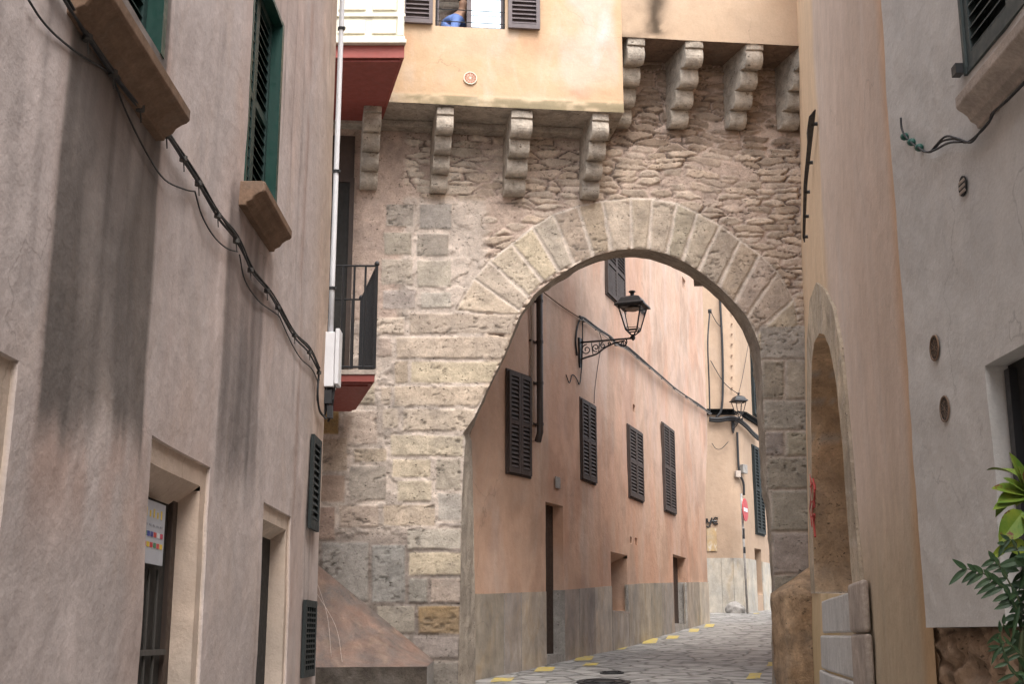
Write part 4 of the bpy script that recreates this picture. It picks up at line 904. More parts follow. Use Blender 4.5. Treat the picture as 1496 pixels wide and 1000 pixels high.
MB().wbox(WP, NW[0], NW[1], NW[2]-.05, NW[3], -.40, -.342).build('window_back', M['peach'], ph_)
MB().wbox(WP, NW[0]-.02, NW[1]+.02, NW[2]-.03, NW[2]+.004, -.32, .03).build('window_sill', M['sillpale'], ph_)
for k, (t, lab) in enumerate((((740,773,540,555,690,697), 'nearest louvred shutter'), ((847,868,586,593,700,706), None), ((917,937,626,632,727,731), None), ((968,984,622,630,745,751), None), ((884,910,330,349,432,448), 'upper shutter with solid lower panels'))):
    u0, u1, z0, z1 = prect(*t); fr = MB(); fr.wbox(WP, u0-.03, u1+.03, z0-.03, z1+.03, .0, .022); wf = fr.build('window', M['brown'], ph_); MB().wbox(WP, u0+.02, u1-.02, z0+.02, z1-.02, .0, .0235).build('pane', M['dark'], wf)  # dark backing sheet puts the shade between the slats into colour
    for h_ in range(2):
        s = MB(); a = u0+(u1-u0)*h_/2+.004; c = u0+(u1-u0)*(h_+1)/2-.004
        if k < 4: louvre(s, WP, a, c, z0, z1, .038, .03, .06, 2, .062)
        else:
            zs_ = z0+.62; louvre(s, WP, a, c, z0, z1, .038, .03, .06, 2, .062, split=[zs_]); s.wbox(WP, a+.1, c-.1, z0+.1, zs_-.06, .03, .045); 
        s.build('shutter', M['brown'], wf)
# drainpipe
u_, zt_ = WP.uv(788, 425, .09); zb_ = WP.uv(788, 632, .09)[1]
b = MB(); b.tube([WP.p(u_, zt_+3, .09), WP.p(u_, zb_, .09), WP.p(u_-.04, zb_-.14, .07)], .052, 12); dp = b.build('downpipe', M['pipe'], ph_, smooth=True)
b = MB(); b.tube([WP.p(u_-.16, zt_+3, .03), WP.p(u_-.16, zb_+.1, .03)], .018, 8); b.build('downpipe', M['sillpale'], ph_, smooth=True)
b = MB()
for y_ in (560, 620, 500, 440): z_ = WP.uv(788, y_, .09)[1]; b.wbox(WP, u_-.19, u_+.06, z_-.012, z_+.012, .0, .04); b.lathe(WP.p(u_, z_-.02, .09), [(.058, 0), (.058, .04)], 12)
b.build('pipe_bracket', M['pipe'], dp)
for v in VE: MB().wbox(WP, v[0]-.01, v[1]+.01, v[2]-.01, v[3]+.01, -.13, -.095).build('vent', M['dark'], ph_)
u_, z_ = WP.uv(812, 706); MB().wbox(WP, u_-.10, u_+.10, z_-.09, z_+.09, .03, .042).build('number_plate', M['greystone'], ph_, bevel=.004)
# return wall at far end + hidden rear
b = MB(); zs = np.linspace(.3, 13.5, 60); eu, _z = pwarp(np.full(60, uEnd), zs); P_ = WP.P(eu, zs, .0); Q_ = P_+np.array([-8, 1.0, 0])
for i in range(59): b.add([P_[i], P_[i+1], Q_[i+1], Q_[i]], [(0,1,2,3)])
b.build('end_wall', M['left_trim'], ph_)
# cable along peach wall
pc = thing('cable_bundle', WP.pt(848, 466, .05), 'twisted grey cable bundle strung along the peach house past the bracket lamp', 'cable')
mainp = [(795,428),(820,447),(846,464),(855,468),(872,480),(892,494),(900,503),(915,508),(932,522),(950,537),(968,552),(985,567),(1003,580),(1020,592),(1033,600),(1038,604)]
for k in range(3):
    b = MB(); b.tube(curve_pts([WP.pt(x+random.uniform(-.7,.7), y+random.uniform(-1.3,1.3)+k*1.6-1, .06+.02*k) for x, y in mainp[2:]], 5), .017-.004*k, 6); b.build('cable', M['cable'] if k != 2 else M['greystone'], pc, smooth=True)
b = MB(); b.tube(curve_pts([WP.pt(x, y, .04) for x, y in mainp[:3]], 5), .010, 6); b.build('cable', M['sill'], pc, smooth=True)
for x, y in mainp[3:]: p_ = np.array(WP.pt(x, y+1, .06)); MB().lathe(p_-np.array([0,0,.02]), [(.035,0),(.035,.04)], 8).build('cable_clip', M['steel'], pc)
b = MB(); b.tube(curve_pts([WP.pt(x, y, .03) for x, y in ((874,480),(879,500),(876,520),(872,545),(869,570),(868,590))], 4), .006, 5)
tag(b.build('wire', M['cable'], None, smooth=True), 'thin black wire hanging below the lamp bracket to the second louvred shutter', 'wire')
b = MB(); b.tube(curve_pts([WP.pt(x, y, .03) for x, y in ((827,548),(832,560),(836,548),(842,553),(846,562),(848,556),(849,545))], 5), .009, 5)
tag(b.build('wire', M['cable'], None, smooth=True), 'curled end of black wire on the peach wall just below the lamp bracket', 'wire')
b = MB(); b.tube(curve_pts([WP.pt(x, y, .03) for x, y in ((1037,455),(1034,500),(1036,560),(1037,604))], 5), .02, 6); b.lathe(WP.pt(1037, 455, .03), [(.05,-.05),(.05,.05)], 8)
tag(b.build('cable', M['cable'], None, smooth=True), 'upright black cable at the far corner of the peach house', 'cable')

# ------------------------------------------------------------------ street lamps
def lamp(label, wallpt, nrm, arm, S, lan_h, group, plate_drop=.35):
    n3 = Vector((nrm[0], nrm[1], 0)).normalized(); t3 = Vector((-n3.y, n3.x, 0)); w0 = Vector(wallpt)
    r = thing('street_lamp', w0, label, 'street lamp', group); X = lambda a, z, s=0: w0+n3*a+t3*s+Vector((0, 0, z))
    b = MB(); b.hexa([X(0,-.28*S,-.05*S),X(.03*S,-.28*S,-.05*S),X(.03*S,-.28*S,.05*S),X(0,-.28*S,.05*S),X(0,.07*S,-.06*S),X(.03*S,.07*S,-.06*S),X(.03*S,.07*S,.06*S),X(0,.07*S,.06*S)])
    b.hexa([X(0,-.40*S,-.015*S),X(.02*S,-.40*S,-.015*S),X(.02*S,-.40*S,.015*S),X(0,-.40*S,.015*S),X(0,-.28*S,-.05*S),X(.03*S,-.28*S,-.05*S),X(.03*S,-.28*S,.05*S),X(0,-.28*S,.05*S)])
    b.build('wall_plate', M['iron'], r, bevel=.004)
    b = MB(); b.tube([X(0,0), X(arm,0)], .015*S, 8); b.tube([X(arm*.94,-.005), X(arm,.06*S)], .012*S, 8)
    low = [X(.02*S, -.27*S), X(.12*S, -.24*S), X(.28*S, -.20*S), X(.42*S, -.11*S), X(.58*S, -.05*S), X(.72*S, -.03*S)]
    b.tube(curve_pts(low, 5), .013*S, 6)
    def spiral(ca, cz, r0, turns, s0, dirn=1):
        k = 22; return [X(ca+r0*(1-i/k*.8)*math.cos(s0+dirn*turns*2*math.pi*i/k), cz+r0*(1-i/k*.8)*math.sin(s0+dirn*turns*2*math.pi*i/k)) for i in range(k+1)]
    for (ca, cz, r0, tr, s0, dn) in ((.12,-.12,.085,1.4,1.5,1),(.27,-.10,.065,1.3,-1.2,-1),(.385,-.075,.05,1.2,1.5,1),(.49,-.05,.03,1.1,-1,-1),(.70,-.075,.05,1.4,1.2,-1)):
        b.tube(spiral(ca*S, cz*S, r0*S, tr, s0, dn), .009*S, 5)
    b.tube(curve_pts([X(.60*S,-.03*S), X(.66*S,-.10*S), X(.73*S,-.11*S), X(.76*S,-.05*S), X(.75*S,-.01*S)], 5), .011*S, 5)
    b.tube([X(.20*S,-.02*S), X(.22*S,-.2*S)], .008*S, 5); b.tube([X(.33*S,-.02*S), X(.31*S,-.18*S)], .008*S, 5)
    b.build('bracket', M['iron'], r, smooth=True)
    H = lan_h; c = X(arm, .0); hw = .23*S
    def ring(h, wd, rot=math.pi/4): return [c+Vector((0,0,h))+n3*(wd*math.cos(rot+k*math.pi/2)*1.4142)+t3*(wd*math.sin(rot+k*math.pi/2)*1.4142) for k in range(4)]
    z0, z1, z2 = .10*H, .60*H, .64*H; wb, wt = .088*S, .175*S
    b = MB(); Rb = ring(z0+.05*H, wb); Rt = ring(z1, wt)
    for k in range(4): b.tube([Rb[k], Rt[k]], .012*S, 6); b.tube([Rb[k], Rb[(k+1)%4]], .010*S, 6); b.tube([Rt[k], Rt[(k+1)%4]], .014*S, 6)
    R2 = ring(z0+.09*H, wb*1.07)
    for k in range(4): b.tube([R2[k], R2[(k+1)%4]], .006*S, 6); b.tube([c+Vector((0,0,.03*H)), Rb[k]], .011*S, 6)
    b.lathe(c, [(.004, -.05*H), (.03*S, -.02*H), (.035*S, .02*H), (.02*S, .05*H)], 10); fr = b.build('lantern_frame', M['iron'], r)
    b = MB(); ra, rb = ring(z0+.055*H, wb*.97), ring(z1-.005, wt*.97)
    for k in range(4): b.add([ra[k], ra[(k+1)%4], rb[(k+1)%4], rb[k]], [(0,1,2,3)])
    b.build('lantern_glass', M['lampglass'], fr)
    b = MB(); lv = [ring(z1+.004, hw), ring(z2, hw*.98), ring(z2+.04*H, hw*.80), ring(z2+.13*H, hw*.62), ring(z2+.17*H, hw*.36), ring(z2+.185*H, hw*.16)]; vs = [v for r_ in lv for v in r_]; fs = []
    for i in range(5):
        for k in range(4): fs.append((i*4+k, i*4+(k+1)%4, i*4+4+(k+1)%4, i*4+4+k))
    fs += [(3,2,1,0), (20,21,22,23)]; b.add(vs, fs); b.build('lantern_roof', M['iron'], r, bevel=.006)
    b = MB(); b.lathe(c+Vector((0,0,z2+.18*H)), [(.045*S,0),(.03*S,.02*H),(.035*S,.07*H),(.055*S,.085*H),(.05*S,.10*H),(.015*S,.115*H)], 12); b.build('lantern_finial', M['iron'], r, smooth=True)
    b = MB(); b.lathe(c+Vector((0,0,z1-.06*H)), [(.08*S, .05*H), (.11*S,.03*H), (.09*S,0), (.02,-.01)], 14); b.build('lamp_diffuser', M['sillpale'], fr)
    return r, X
w_u, w_z = WP.uv(846, 501, .02); wp = np.array(WP.p(w_u, w_z, .02)); nr = np.array(WP.P(w_u, w_z, 1))-np.array(WP.P(w_u, w_z, 0))
tipr = ray(925, 498); # arm length such that its end projects to px 925
k_ = tipr[0]/tipr[1]; armL = (k_*wp[1]-wp[0])/(nr[0]-k_*nr[1])
lp, LX = lamp('black wrought iron wall lantern on a scrolled bracket fixed to the peach house', wp, nr, armL, armL/.86, .88, 'black bracket lanterns')
b = MB(); b.tube(curve_pts([WP.pt(x, y, .04) for x, y in ((843,520),(841,500),(843,480),(848,466),(853,470))], 5), .016, 6); b.tube(curve_pts([WP.pt(x, y, .06) for x, y in ((851,470),(851,500),(850,530),(849,545))], 4), .010, 6); b.build('cable', M['cable'], lp, smooth=True)

# ------------------------------------------------------------------ FAR HOUSE
WF = Wall([(1.5, 38.3), (5.0, 38.1), (6.55, 38.0), (6.85, 38.1), (7.05, 38.35), (13.5, 52.8)], side=1)
fh = thing('house', (6.5, 38, 2.2), 'sand coloured rendered house with rounded corner closing the view beyond the arch', 'house')
zb = WF.uv(1050, 604)[1]; zw = WF.uv(1055, 816)[1]
def fr_(l, r, t, b_): return WF.uv(l, (t+b_)/2)[0], WF.uv(r, (t+b_)/2)[0], WF.uv((l+r)/2, b_)[1], WF.uv((l+r)/2, t)[1]
FD = fr_(1104, 1113, 803, 870)
surf(WF, 'wall', M['far'], fh, 0, WF.L, 1.2, 17, .1, rects=[(FD[0], FD[1], FD[2], FD[3], .3)], disp=lambda U, Z: (fbm(U*.6, Z*.6, 3, 501)-.5)*.05, col=lambda U, Z: (np.ones(U.shape+(3,))*(1+.06*ss(zb-.5, zb+1, Z))[...,None]))
MB().wbox(WF, FD[0], FD[1], FD[2], FD[3], -.36, -.305).build('door', M['wood'], fh)
us = np.linspace(0, WF.L, 15); b = MB()
us = [0, 1.6, 3.0, 3.9, 4.7, 5.05, 5.35, 5.6, WF.uv(1098, 850)[0], FD[0], FD[1], FD[1]+1, FD[1]+2.5, WF.L]
for i in range(len(us)-1):
    if FD[0] <= (us[i]+us[i+1])/2 <= FD[1]: continue
    b.wbox(WF, us[i]+.004, us[i+1]-.004, 1.6, zw, -.05, .03)
o = b.build('wainscot', M['wainscot'], fh); a_ = o.data.color_attributes.new('Tint', 'FLOAT_COLOR', 'POINT'); cc_ = np.ones((len(o.data.vertices), 4)); cc_[:, :3] = (1.0, 1.03, 1.06); a_.data.foreach_set('color', cc_.astype(np.float32).ravel())
b = MB(); seg = np.linspace(0, WF.L, 30)
for i in range(29): b.wbox(WF, seg[i], seg[i+1], zb-.05, zb+.06, .0, .07); b.wbox(WF, seg[i], seg[i+1], zb+.06, zb+.12, .0, .10)
b.build('string_course', M['far'], fh); fo = fh
for (t, lab) in (((1097, 1111, 488, 608), 'upper'), ((1101, 1113, 657, 780), 'lower')):
    u0, u1, z0, z1 = fr_(*t); fm = MB(); fm.wbox(WF, u0-.05, u1+.05, z0-.05, z1+.05, 0, .03); wf = fm.build('window', M['shdark'], fh)
    for h_ in range(2):
        s = MB(); m = (u1-u0)/2; louvre(s, WF, u0+m*h_+.01, u0+m*(h_+1)-.01, z0, z1, .06, .05, .08, 2, .10); s.build('shutter', M['shdark'], wf)
# graffiti strokes "oyc", framed poster patch, studs
def stroke(parent, pts, r, name='graffiti'):
    b = MB(); b.tube(curve_pts([WF.pt(x, y, .036 if True else 0) for x, y in pts], 5), r, 5); return b
gb = MB()
for pts in (((1028,757),(1025,762),(1027,768),(1031,765),(1031,759),(1028,757)), ((1033,758),(1034,763),(1037,764),(1040,757)), ((1040,757),(1038,766),(1035,771),(1032,769)), ((1049,758),(1045,757),(1042,761),(1044,766),(1049,765)), ((1040,762),(1048,762))):
    gb.tube(curve_pts([WF.pt(x, y, .045) for x, y in pts], 5), .022, 5)
gb.build('graffiti', M['iron'], fh)
gb = MB(); u0, z0 = WF.uv(1033, 806, .0); u1, z1 = WF.uv(1046, 772, .0); gb.wbox(WF, u0, u1, z0, z1, .03, .042)
M['peel'] = plaster('peeling_orange_paint', (.46,.31,.15), (.42,.33,.23), (.55,.50,.43), big=3, streak=.1, tint=False, patch=1)
gb.build('faded_notice', M['peel'], fh)
gb = MB()
for y_ in (458, 474, 489, 504, 520, 535, 552, 568, 585): p_ = np.array(WF.pt(1069, y_, .03)); gb.lathe(p_, [(.03, -.0), (.03, .03)], 8, (0,-1,0))
gb.build('stud', M['sill'], fh)
# cables on far house
fc = thing('cable_bundle', WF.pt(1050, 605, .12), 'thick black cables running along the string course of the sand coloured far house', 'cable')
for k in range(2):
    b = MB(); b.tube(curve_pts([WF.pt(x, y+3*k, .13) for x, y in ((1036,612),(1050,613),(1065,611),(1078,613),(1090,622),(1100,633),(1108,640))], 5), .06-.02*k, 6); b.build('cable', M['cable'], fc, smooth=True)
for lab, pts, r_ in (('thick black vertical cable descending the sand coloured house to the string course', ((1051,400),(1052,440),(1055,500),(1056,560),(1054,598),(1046,611)), .035),
                     ('thin black wire hanging from the upper right down to the far lantern', ((1093,505),(1085,550),(1079,576)), .008),
                     ('black wire sagging from the cable post towards the far lantern', ((1038,455),(1046,470),(1053,478)), .012),
                     ('black wire slanting across the far house down to the far lantern', ((1038,527),(1050,548),(1062,564),(1080,577)), .012),
                     ('loop of thin wire under the string course of the far house', ((1040,648),(1046,656),(1054,656),(1064,646)), .010),
                     ('black cable dropping from the far lantern to the grey meter boxes', ((1077,632),(1078,660),(1080,690),(1086,706),(1087,724)), .035)):
    b = MB(); b.tube(curve_pts([WF.pt(x, y, .10) for x, y in pts], 5), r_, 6); tag(b.build('cable', M['cable'], None, smooth=True), lab, 'cable')
mb_ = thing('meter_box', WF.pt(1082, 695, .05), 'small grey meter boxes on the corner of the far house above the round sign', 'meter box')
u_, z_ = WF.uv(1083, 690, .05)
MB().wbox(WF, u_-.05, u_+.16, z_-.05, z_+.22, .04, .18).build('box_body', M['greystone'], mb_, bevel=.01); MB().wbox(WF, u_-.24, u_-.1, z_-.18, z_+.02, .04, .14).build('box_body', M['sillpale'], mb_, bevel=.01)
u2, z2 = WF.uv(1077, 630, .05); wp2 = np.array(WF.p(u2-.12, z2+.3, .03)); 
lamp('small black wall lantern above the grey meter boxes on the far house corner', wp2, (.25, -1), .5, .95, .84, 'black bracket lanterns')

# ------------------------------------------------------------------ no-entry sign
sp_ = at(1092, 897, 37.2); gzz = float(gz(37.2)); sx_ = sp_[0]
sg = thing('road_sign', (sx_, 37.2, gzz), 'round red no entry sign on a grey pole at the far corner beyond the arch', 'road sign')
topz = at(1089, 722, 37.2)[2]; b = MB(); b.tube([(sx_, 37.2, gzz-.1), (sx_-.04, 37.2, topz)], .035, 10); b.build('pole', M['greystone'], sg, smooth=True)
cz_ = at(1089, 746, 37.2)[2]; th_ = R(-72); axs = Vector((math.cos(R(-17)), math.sin(R(-17)), 0)); cc0 = Vector((sx_-.0, 37.15, cz_)); 
axs = Vector((.97, -.42, 0)).normalized()
M['signred'] = paint('sign_red', (.50,.03,.035), .4, var=.05)
b = MB(); b.lathe(cc0+axs*.04, [(.30, 0), (.335, .0), (.335, .02), (.30, .02)], 32, axs); sd = b.build('sign_disc', M['signred'], sg)
tt = axs.cross(Vector((0,0,1))); p0 = cc0+axs*.062
b = MB(); b.hexa([p0-tt*.24+Vector((0,0,-.055)), p0+tt*.24+Vector((0,0,-.055)), p0+tt*.24+axs*.004+Vector((0,0,-.055)), p0-tt*.24+axs*.004+Vector((0,0,-.055)), p0-tt*.24+Vector((0,0,.055)), p0+tt*.24+Vector((0,0,.055)), p0+tt*.24+axs*.004+Vector((0,0,.055)), p0-tt*.24+axs*.004+Vector((0,0,.055))])
b.build('white_bar', M['whitepaint'], sd)
b = MB(); b.lathe((sx_-.02, 37.2, gzz+ (topz-gzz)*.62), [(.04,0),(.04,.3)], 10); b.build('sticker', M['iron'], sg); b = MB(); b.lathe((sx_-.015, 37.2, gzz+(topz-gzz)*.5), [(.04,0),(.04,.18)], 10); b.build('sticker', M['iron'], sg)
# boulder at the foot of the corner
bm = bmesh.new(); bmesh.ops.create_icosphere(bm, subdivisions=4, radius=1)
c_ = at(1074, 897, 37.6); 
for v in bm.verts:
    d = v.co.normalized(); r_ = 1+float(fbm(d.x*2+5, d.y*2+d.z*2, 4, 3)-.5)*.5; v.co = Vector((c_[0]+d.x*.30*r_, 37.6+d.y*.25*r_, gzz+.10+d.z*.24*r_))
me = bpy.data.meshes.new('boulder'); bm.to_mesh(me); bm.free(); tag(linkmesh(me, 'boulder', M['greystone'], None, True), 'pale grey guard stone at the foot of the far house corner beside the sign pole', 'stone')

# ------------------------------------------------------------------ RIGHT HOUSES
WT = LeanWall([(2.18, 6.75), (3.08, 12.6), (3.90, 16.95)], side=-1)
th = thing('house', (3.1, 12.7, .6), 'tan rendered house on the right with a tall blind stone arch', 'house')
NI = [(1195,868),(1193,830),(1190,700),(1189,600),(1190,530),(1194,500),(1202,487),(1209,489),(1217,508),(1225,545),(1231,600),(1236,650),(1241,720),(1246,790),(1252,868)]
NO = [(1188,868),(1186,830),(1184,700),(1182,600),(1182,500),(1186,440),(1196,413),(1208,422),(1221,450),(1231,500),(1238,570),(1245,650),(1251,720),(1257,790),(1263,868)]
ni = [WT.uv(x, y) for x, y in NI]; no = [WT.uv(x, y) for x, y in NO]
nihole = ni+[]
def tcol(U, Z):
    c = np.ones(U.shape+(3,)); n1 = fbm(U*1, Z*.7, 4, 601)
    ub = WT.uv(1212, 500)[0]; y_ = ss(ub-.25, ub+.2, U+(n1-.5)*.8); c *= np.stack([1+.10*y_, 1+.02*y_, 1-.16*y_], -1)
    e = ss(.55, .2, U+(n1-.5)*.2); c *= np.stack([1+.05*e, 1-.10*e, 1-.25*e], -1)
    low = ss(3.0, 1.4, Z+(n1-.5)); c *= (1-.25*low)[...,None]; c[...,2] *= 1-.15*low
    gr = ss(4.2, 4.6, U)*0
    us_, zs_ = WT.uv(1190, 720); g = np.exp(-((U-us_)/.30)**2)*ss(.62, .70, fbm(U*9, Z*2.2, 3, 611))*np.exp(-((Z-zs_)/.75)**2); c = c*(1-.75*g[...,None])+np.array([.75,.16,.14])*(.75*g[...,None])
    return c
surf(WT, 'wall', M['tan'], th, -.0, WT.L+.15, -.2, 11.5, .045, polys=[nihole], disp=lambda U, Z: (fbm(U*.8, Z*.6, 3, 621)-.5)*.05, col=tcol)
# ring of the blind arch, jamb and back
P_a = [WT.p(u, z, .025) for u, z in no]; P_b = [WT.p(u, z, .03) for u, z in ni]
strip('arch_ring', M['stone'], th, P_a, P_b, 8, .02, 31, (.50,.41,.31), joints=.40)
strip('arch_ring_edge', M['stone'], th, [WT.p(u, z, -.05) for u, z in no], P_a, 2, .004, 32, (.45,.37,.28))
strip('arch_jamb', M['stone'], th, P_b, [WT.p(u, z, -.55) for u, z in ni], 10, .03, 33, (.56,.40,.26), joints=.46)
b = MB(); u0_, u1_ = min(u for u, z in ni), max(u for u, z in ni); b.wbox(WT, u0_-.3, u1_+.3, .3, max(z for u, z in ni)+.2, -.62, -.52); b.build('arch_infill', M['infill'], th)
gb = MB(); M['redspray'] = paint('red_spray', (.40,.06,.05), .7)
for pts in (((1184,694),(1186,720),(1184,745),(1187,770)), ((1188,700),(1190,725),(1187,748),(1189,765),(1191,785)), ((1184,712),(1189,706),(1191,716)), ((1184,738),(1189,732),(1190,742)), ((1186,756),(1190,752),(1189,762))):
    gb.tube(curve_pts([WT.pt(x, y, .028) for x, y in pts], 5), .012, 5)
gb.build('graffiti', M['redspray'], th)
# lower grey blocks in the niche
for k, (y0, y1) in enumerate(((870, 926), (928, 985), (987, 1040))):
    ua, ub = WT.uv(1254, (y0+y1)/2)[0], WT.uv(1204, (y0+y1)/2)[0]; z0, z1 = WT.uv(1225, y1)[1], WT.uv(1225, y0)[1]
    b = MB(); b.wbox(WT, min(ua, ub), max(ua, ub), z0, z1-.008, -.52, .022+.010*k, 3); b.build('stone_block', M['nicheblock'], th, bevel=.02)
# rough pale quoin at near side of the niche
for k, (y0, y1, xa, xb) in enumerate(((850, 925, 1250, 1271), (927, 1035, 1256, 1278))):
    ua, ub = WT.uv(xb, (y0+y1)/2)[0], WT.uv(xa, (y0+y1)/2)[0]; z0, z1 = WT.uv((xa+xb)/2, y1)[1], WT.uv((xa+xb)/2, y0)[1]
    b = MB(); b.wbox(WT, min(ua, ub), max(ua, ub), z0, z1, .0, .055); b.build('corner_stone', M['sillpale'], th, bevel=.035, seg=3)
# iron tie bar
p0_, p1_ = WT.uv(1192, 160, .03), WT.uv(1176, 354, .03); b = MB(); n_ = 16
for i in range(n_):
    f0, f1_ = i/n_, (i+1)/n_; wd = lambda f: .035+.03*math.exp(-((f-.10)/.06)**2)+.03*(1-f)
    ua, za = p0_[0]+(p1_[0]-p0_[0])*f0, p0_[1]+(p1_[1]-p0_[1])*f0; ub, zb_ = p0_[0]+(p1_[0]-p0_[0])*f1_, p0_[1]+(p1_[1]-p0_[1])*f1_
    wa = wd(f0) if i else .004; wb_ = wd(f1_) if i < n_-1 else .004; P = WT.p
    b.hexa([P(ub-wb_,zb_,.04+.6*wb_),P(ub+wb_,zb_,.04+.6*wb_),P(ub+wb_,zb_,.03),P(ub-wb_,zb_,.03),P(ua-wa,za,.04+.6*wa),P(ua+wa,za,.04+.6*wa),P(ua+wa,za,.03),P(ua-wa,za,.03)])
for f in (.09, .35, .57, .77, .95): b.lathe(WT.p(p0_[0]+(p1_[0]-p0_[0])*f, p0_[1]+(p1_[1]-p0_[1])*f, .0), [(.02,0),(.02,.06)], 8, np.array(WT.p(0,0,1))-np.array(WT.p(0,0,0)))
tag(b.build('anchor_bar', M['iron'], None), 'long black iron anchor bar with pointed ends high on the tan wall', 'anchor bar')
b = MB(); b.wbox(WT, WT.L-.02, WT.L+.03, 5.6, 11.5, .0, .03); b.build('corner_strip', M['wood'], th)
b = MB(); b.box(2.3, 9, 6.9, 7.0, -.2, 11.5); b.box(4.2, 9, 17.0, 17.2, -.2, 9.5); b.box(8.9, 9, 7, 17.2, -.2, 9.5); b.build('side_wall', M['left_trim'], th)
# spur stone beside right jamb
sb = thing('spur_stone', WA.p(6+3.6, .8, .3), 'rough orange brown spur stone with a pointed top at the right foot of the arch', 'spur stone')
def spurpoly():
    ul = WA.uv(1149, 930, .55)[0]; ur = WA.uv(1196, 930, .55)[0]+.0; zt_ = WA.uv(1160, 866, .55)[1]; ap = WA.uv(1194, 822, .10)
    base = [(ul, .55), (ur+.15, .55), (ur+.15, -.0), (ul+.02, -.0)]
    n = 18; vs = []; lv = np.linspace(.5, zt_, n)
    return ul, ur, zt_, ap
ul, ur, zt_, ap = spurpoly(); G_ = []; hh = np.r_[np.linspace(.5, zt_, 22), zt_+(ap[1]-zt_)*np.linspace(.1, 1, 8)]
per = 40
for h_ in hh:
    k = 0 if h_ <= zt_ else (h_-zt_)/(ap[1]-zt_); ring = []
    for j in range(per):
        t = j/per*4; s_ = int(t); f = t-s_; C_ = [(ul, .55), (ur+.12, .55), (ur+.12, .0), (ul, .0)]; a, b2 = C_[s_], C_[(s_+1)%4]; u = a[0]*(1-f)+b2[0]*f; o_ = a[1]*(1-f)+b2[1]*f
        u = u*(1-k)+ap[0]*k; o_ = o_*(1-k)+.06*k
        d = float(fbm(u*5+o_*3, h_*5, 4, 71)-.5)*.075*(1-k*.6)+(-.025 if abs(h_-1.15) < .03 else 0); uc_ = (ul+ur)/2; ring.append(WA.p(u+np.sign(u-uc_)*d*.7, h_, o_+d*(1 if o_ > .3 else .2)))
    G_.append(ring)
b = MB(); vs = [v for r_ in G_ for v in r_]; fs = [(i*per+j, i*per+(j+1)%per, (i+1)*per+(j+1)%per, (i+1)*per+j) for i in range(len(G_)-1) for j in range(per)]; b.add(vs, fs); b.build('stone', M['spur'], sb, smooth=True)

# white house
WW = Wall([(2.2, -10), (2.2, 6.80)], side=-1)
wh = thing('house', (2.2, 4, .2), 'pale grey white rendered house nearest on the right with bare rubble base', 'house')
zbs = WW.uv(1420, 917)[1]
DR = (WW.uv(1496, 700)[0]-.7, WW.uv(1452, 600)[0], WW.uv(1450, 533)[1]); 
def wrect(): 
    return WW.uv(1414, 60)[0], WW.uv(1418, 112)[1]
dpr = jd(WW, 1480, 620, DR[1]); print('dpr', dpr)
wu1, wz0 = wrect(); wu0 = wu1-1.15
surf(WW, 'wall', M['white'], wh, 12.0, 16.8, zbs, 8.6, .03, rects=[(max(12.05, DR[0]), DR[1], zbs-.0, DR[2], dpr), (wu0, wu1, wz0, wz0+1.7, .10)], disp=lambda U, Z: .025+(fbm(U*1.1, Z*1.1, 4, 701)-.5)*.05+(fbm(U*6, Z*6, 3, 702)-.5)*.006+.0*U)
b = MB(); b.box(2.2, 8, -10, 2.0, -.5, 8.6); b.box(2.25, 8, 6.70, 6.78, -.5, 8.6); b.box(7.9, 8, 2, 6.7, -.5, 8.6); b.box(2.3, 8, 2, 6.7, 8.5, 8.6); b.build('side_wall', M['left_trim'], wh)
def rub(U, Z):
    _, e_, a_, b_, cx_, cy_ = worley(U*3.2+(fbm(U*4, Z*6, 3, 5)-.5)*.8, Z*7.5+(fbm(U*6, Z*6, 3, 6)-.5)*.9, .9, .6, 77); return ss(.05, .30, e_)*(.6+.8*hsh(a_, b_, 9))+cy_*.3, hsh(a_, b_, 8)
surf(WW, 'rubble_base', M['stone'], wh, 12.0, 16.8, -.3, zbs-.002, .02, rects=[(max(12.05, DR[0]), DR[1], -.25, zbs-.001, .2)], disp=lambda U, Z: -.03+rub(U, Z)[0]*.022+(fbm(U*12, Z*22, 5, 711)-.5)*.085,
     col=lambda U, Z: np.array([.36,.25,.17])*(.45+.6*rub(U, Z)[1]*rub(U, Z)[0]+.5*fbm(U*10, Z*14, 4, 9))[...,None])
b = MB(); b.wbox(WW, DR[0]-.1, DR[1], .1, DR[2], -dpr-.1, -dpr+.002); b.build('door', M['dark'], wh); b = MB(); b.wbox(WW, DR[1]-.10, DR[1]-.045, .1, DR[2]-.03, -dpr, -dpr+.04); b.build('door_frame', M['iron'], wh)
fm = MB(); fm.wbox(WW, wu0, wu0+.04, wz0, wz0+1.7, -.1, .03); fm.wbox(WW, wu1-.03, wu1-.003, wz0, wz0+1.7, -.1, .035); fm.wbox(WW, wu0, wu1-.03, wz0+.001, wz0+.03, -.1, .03); fm.wbox(WW, wu0, wu1, wz0, wz0+1.6, -.14, -.10); wf = fm.build('window', M['greygreen'], wh)
for h_ in range(2):
    m = (wu1-wu0-.07)/2; s = MB(); louvre(s, WW, wu0+.04+m*h_, wu0+.04+m*(h_+1), wz0+.03, wz0+1.65, .0, .045, .05, 1, .055); s.build('shutter', M['greygreen'], wf)
MB().wbox(WW, wu1+.0, wu1+.06, wz0+.02, wz0+.07, .03, .07).build('shutter_catch', M['iron'], wf)
us1, zs1 = WW.uv(1394, 148, .13); sill(WW, wu0-.15, us1, zs1+.02, .13, .16, M['sillpale'], wh)
for x, y in ((1367, 509), (1382, 598)): rosette(WW, x, y, .062, .034, wh, M['dark'], M['sill'], 10)
u_, z_ = WW.uv(1407, 272, .03); b = MB(); c0_ = np.array(WW.p(u_, z_, .028)); b.lathe(c0_, [(.05, 0), (.05, .007)], 20, (-1,0,0)); vt = b.build('vent', M['dark'], wh)
b = MB(); 
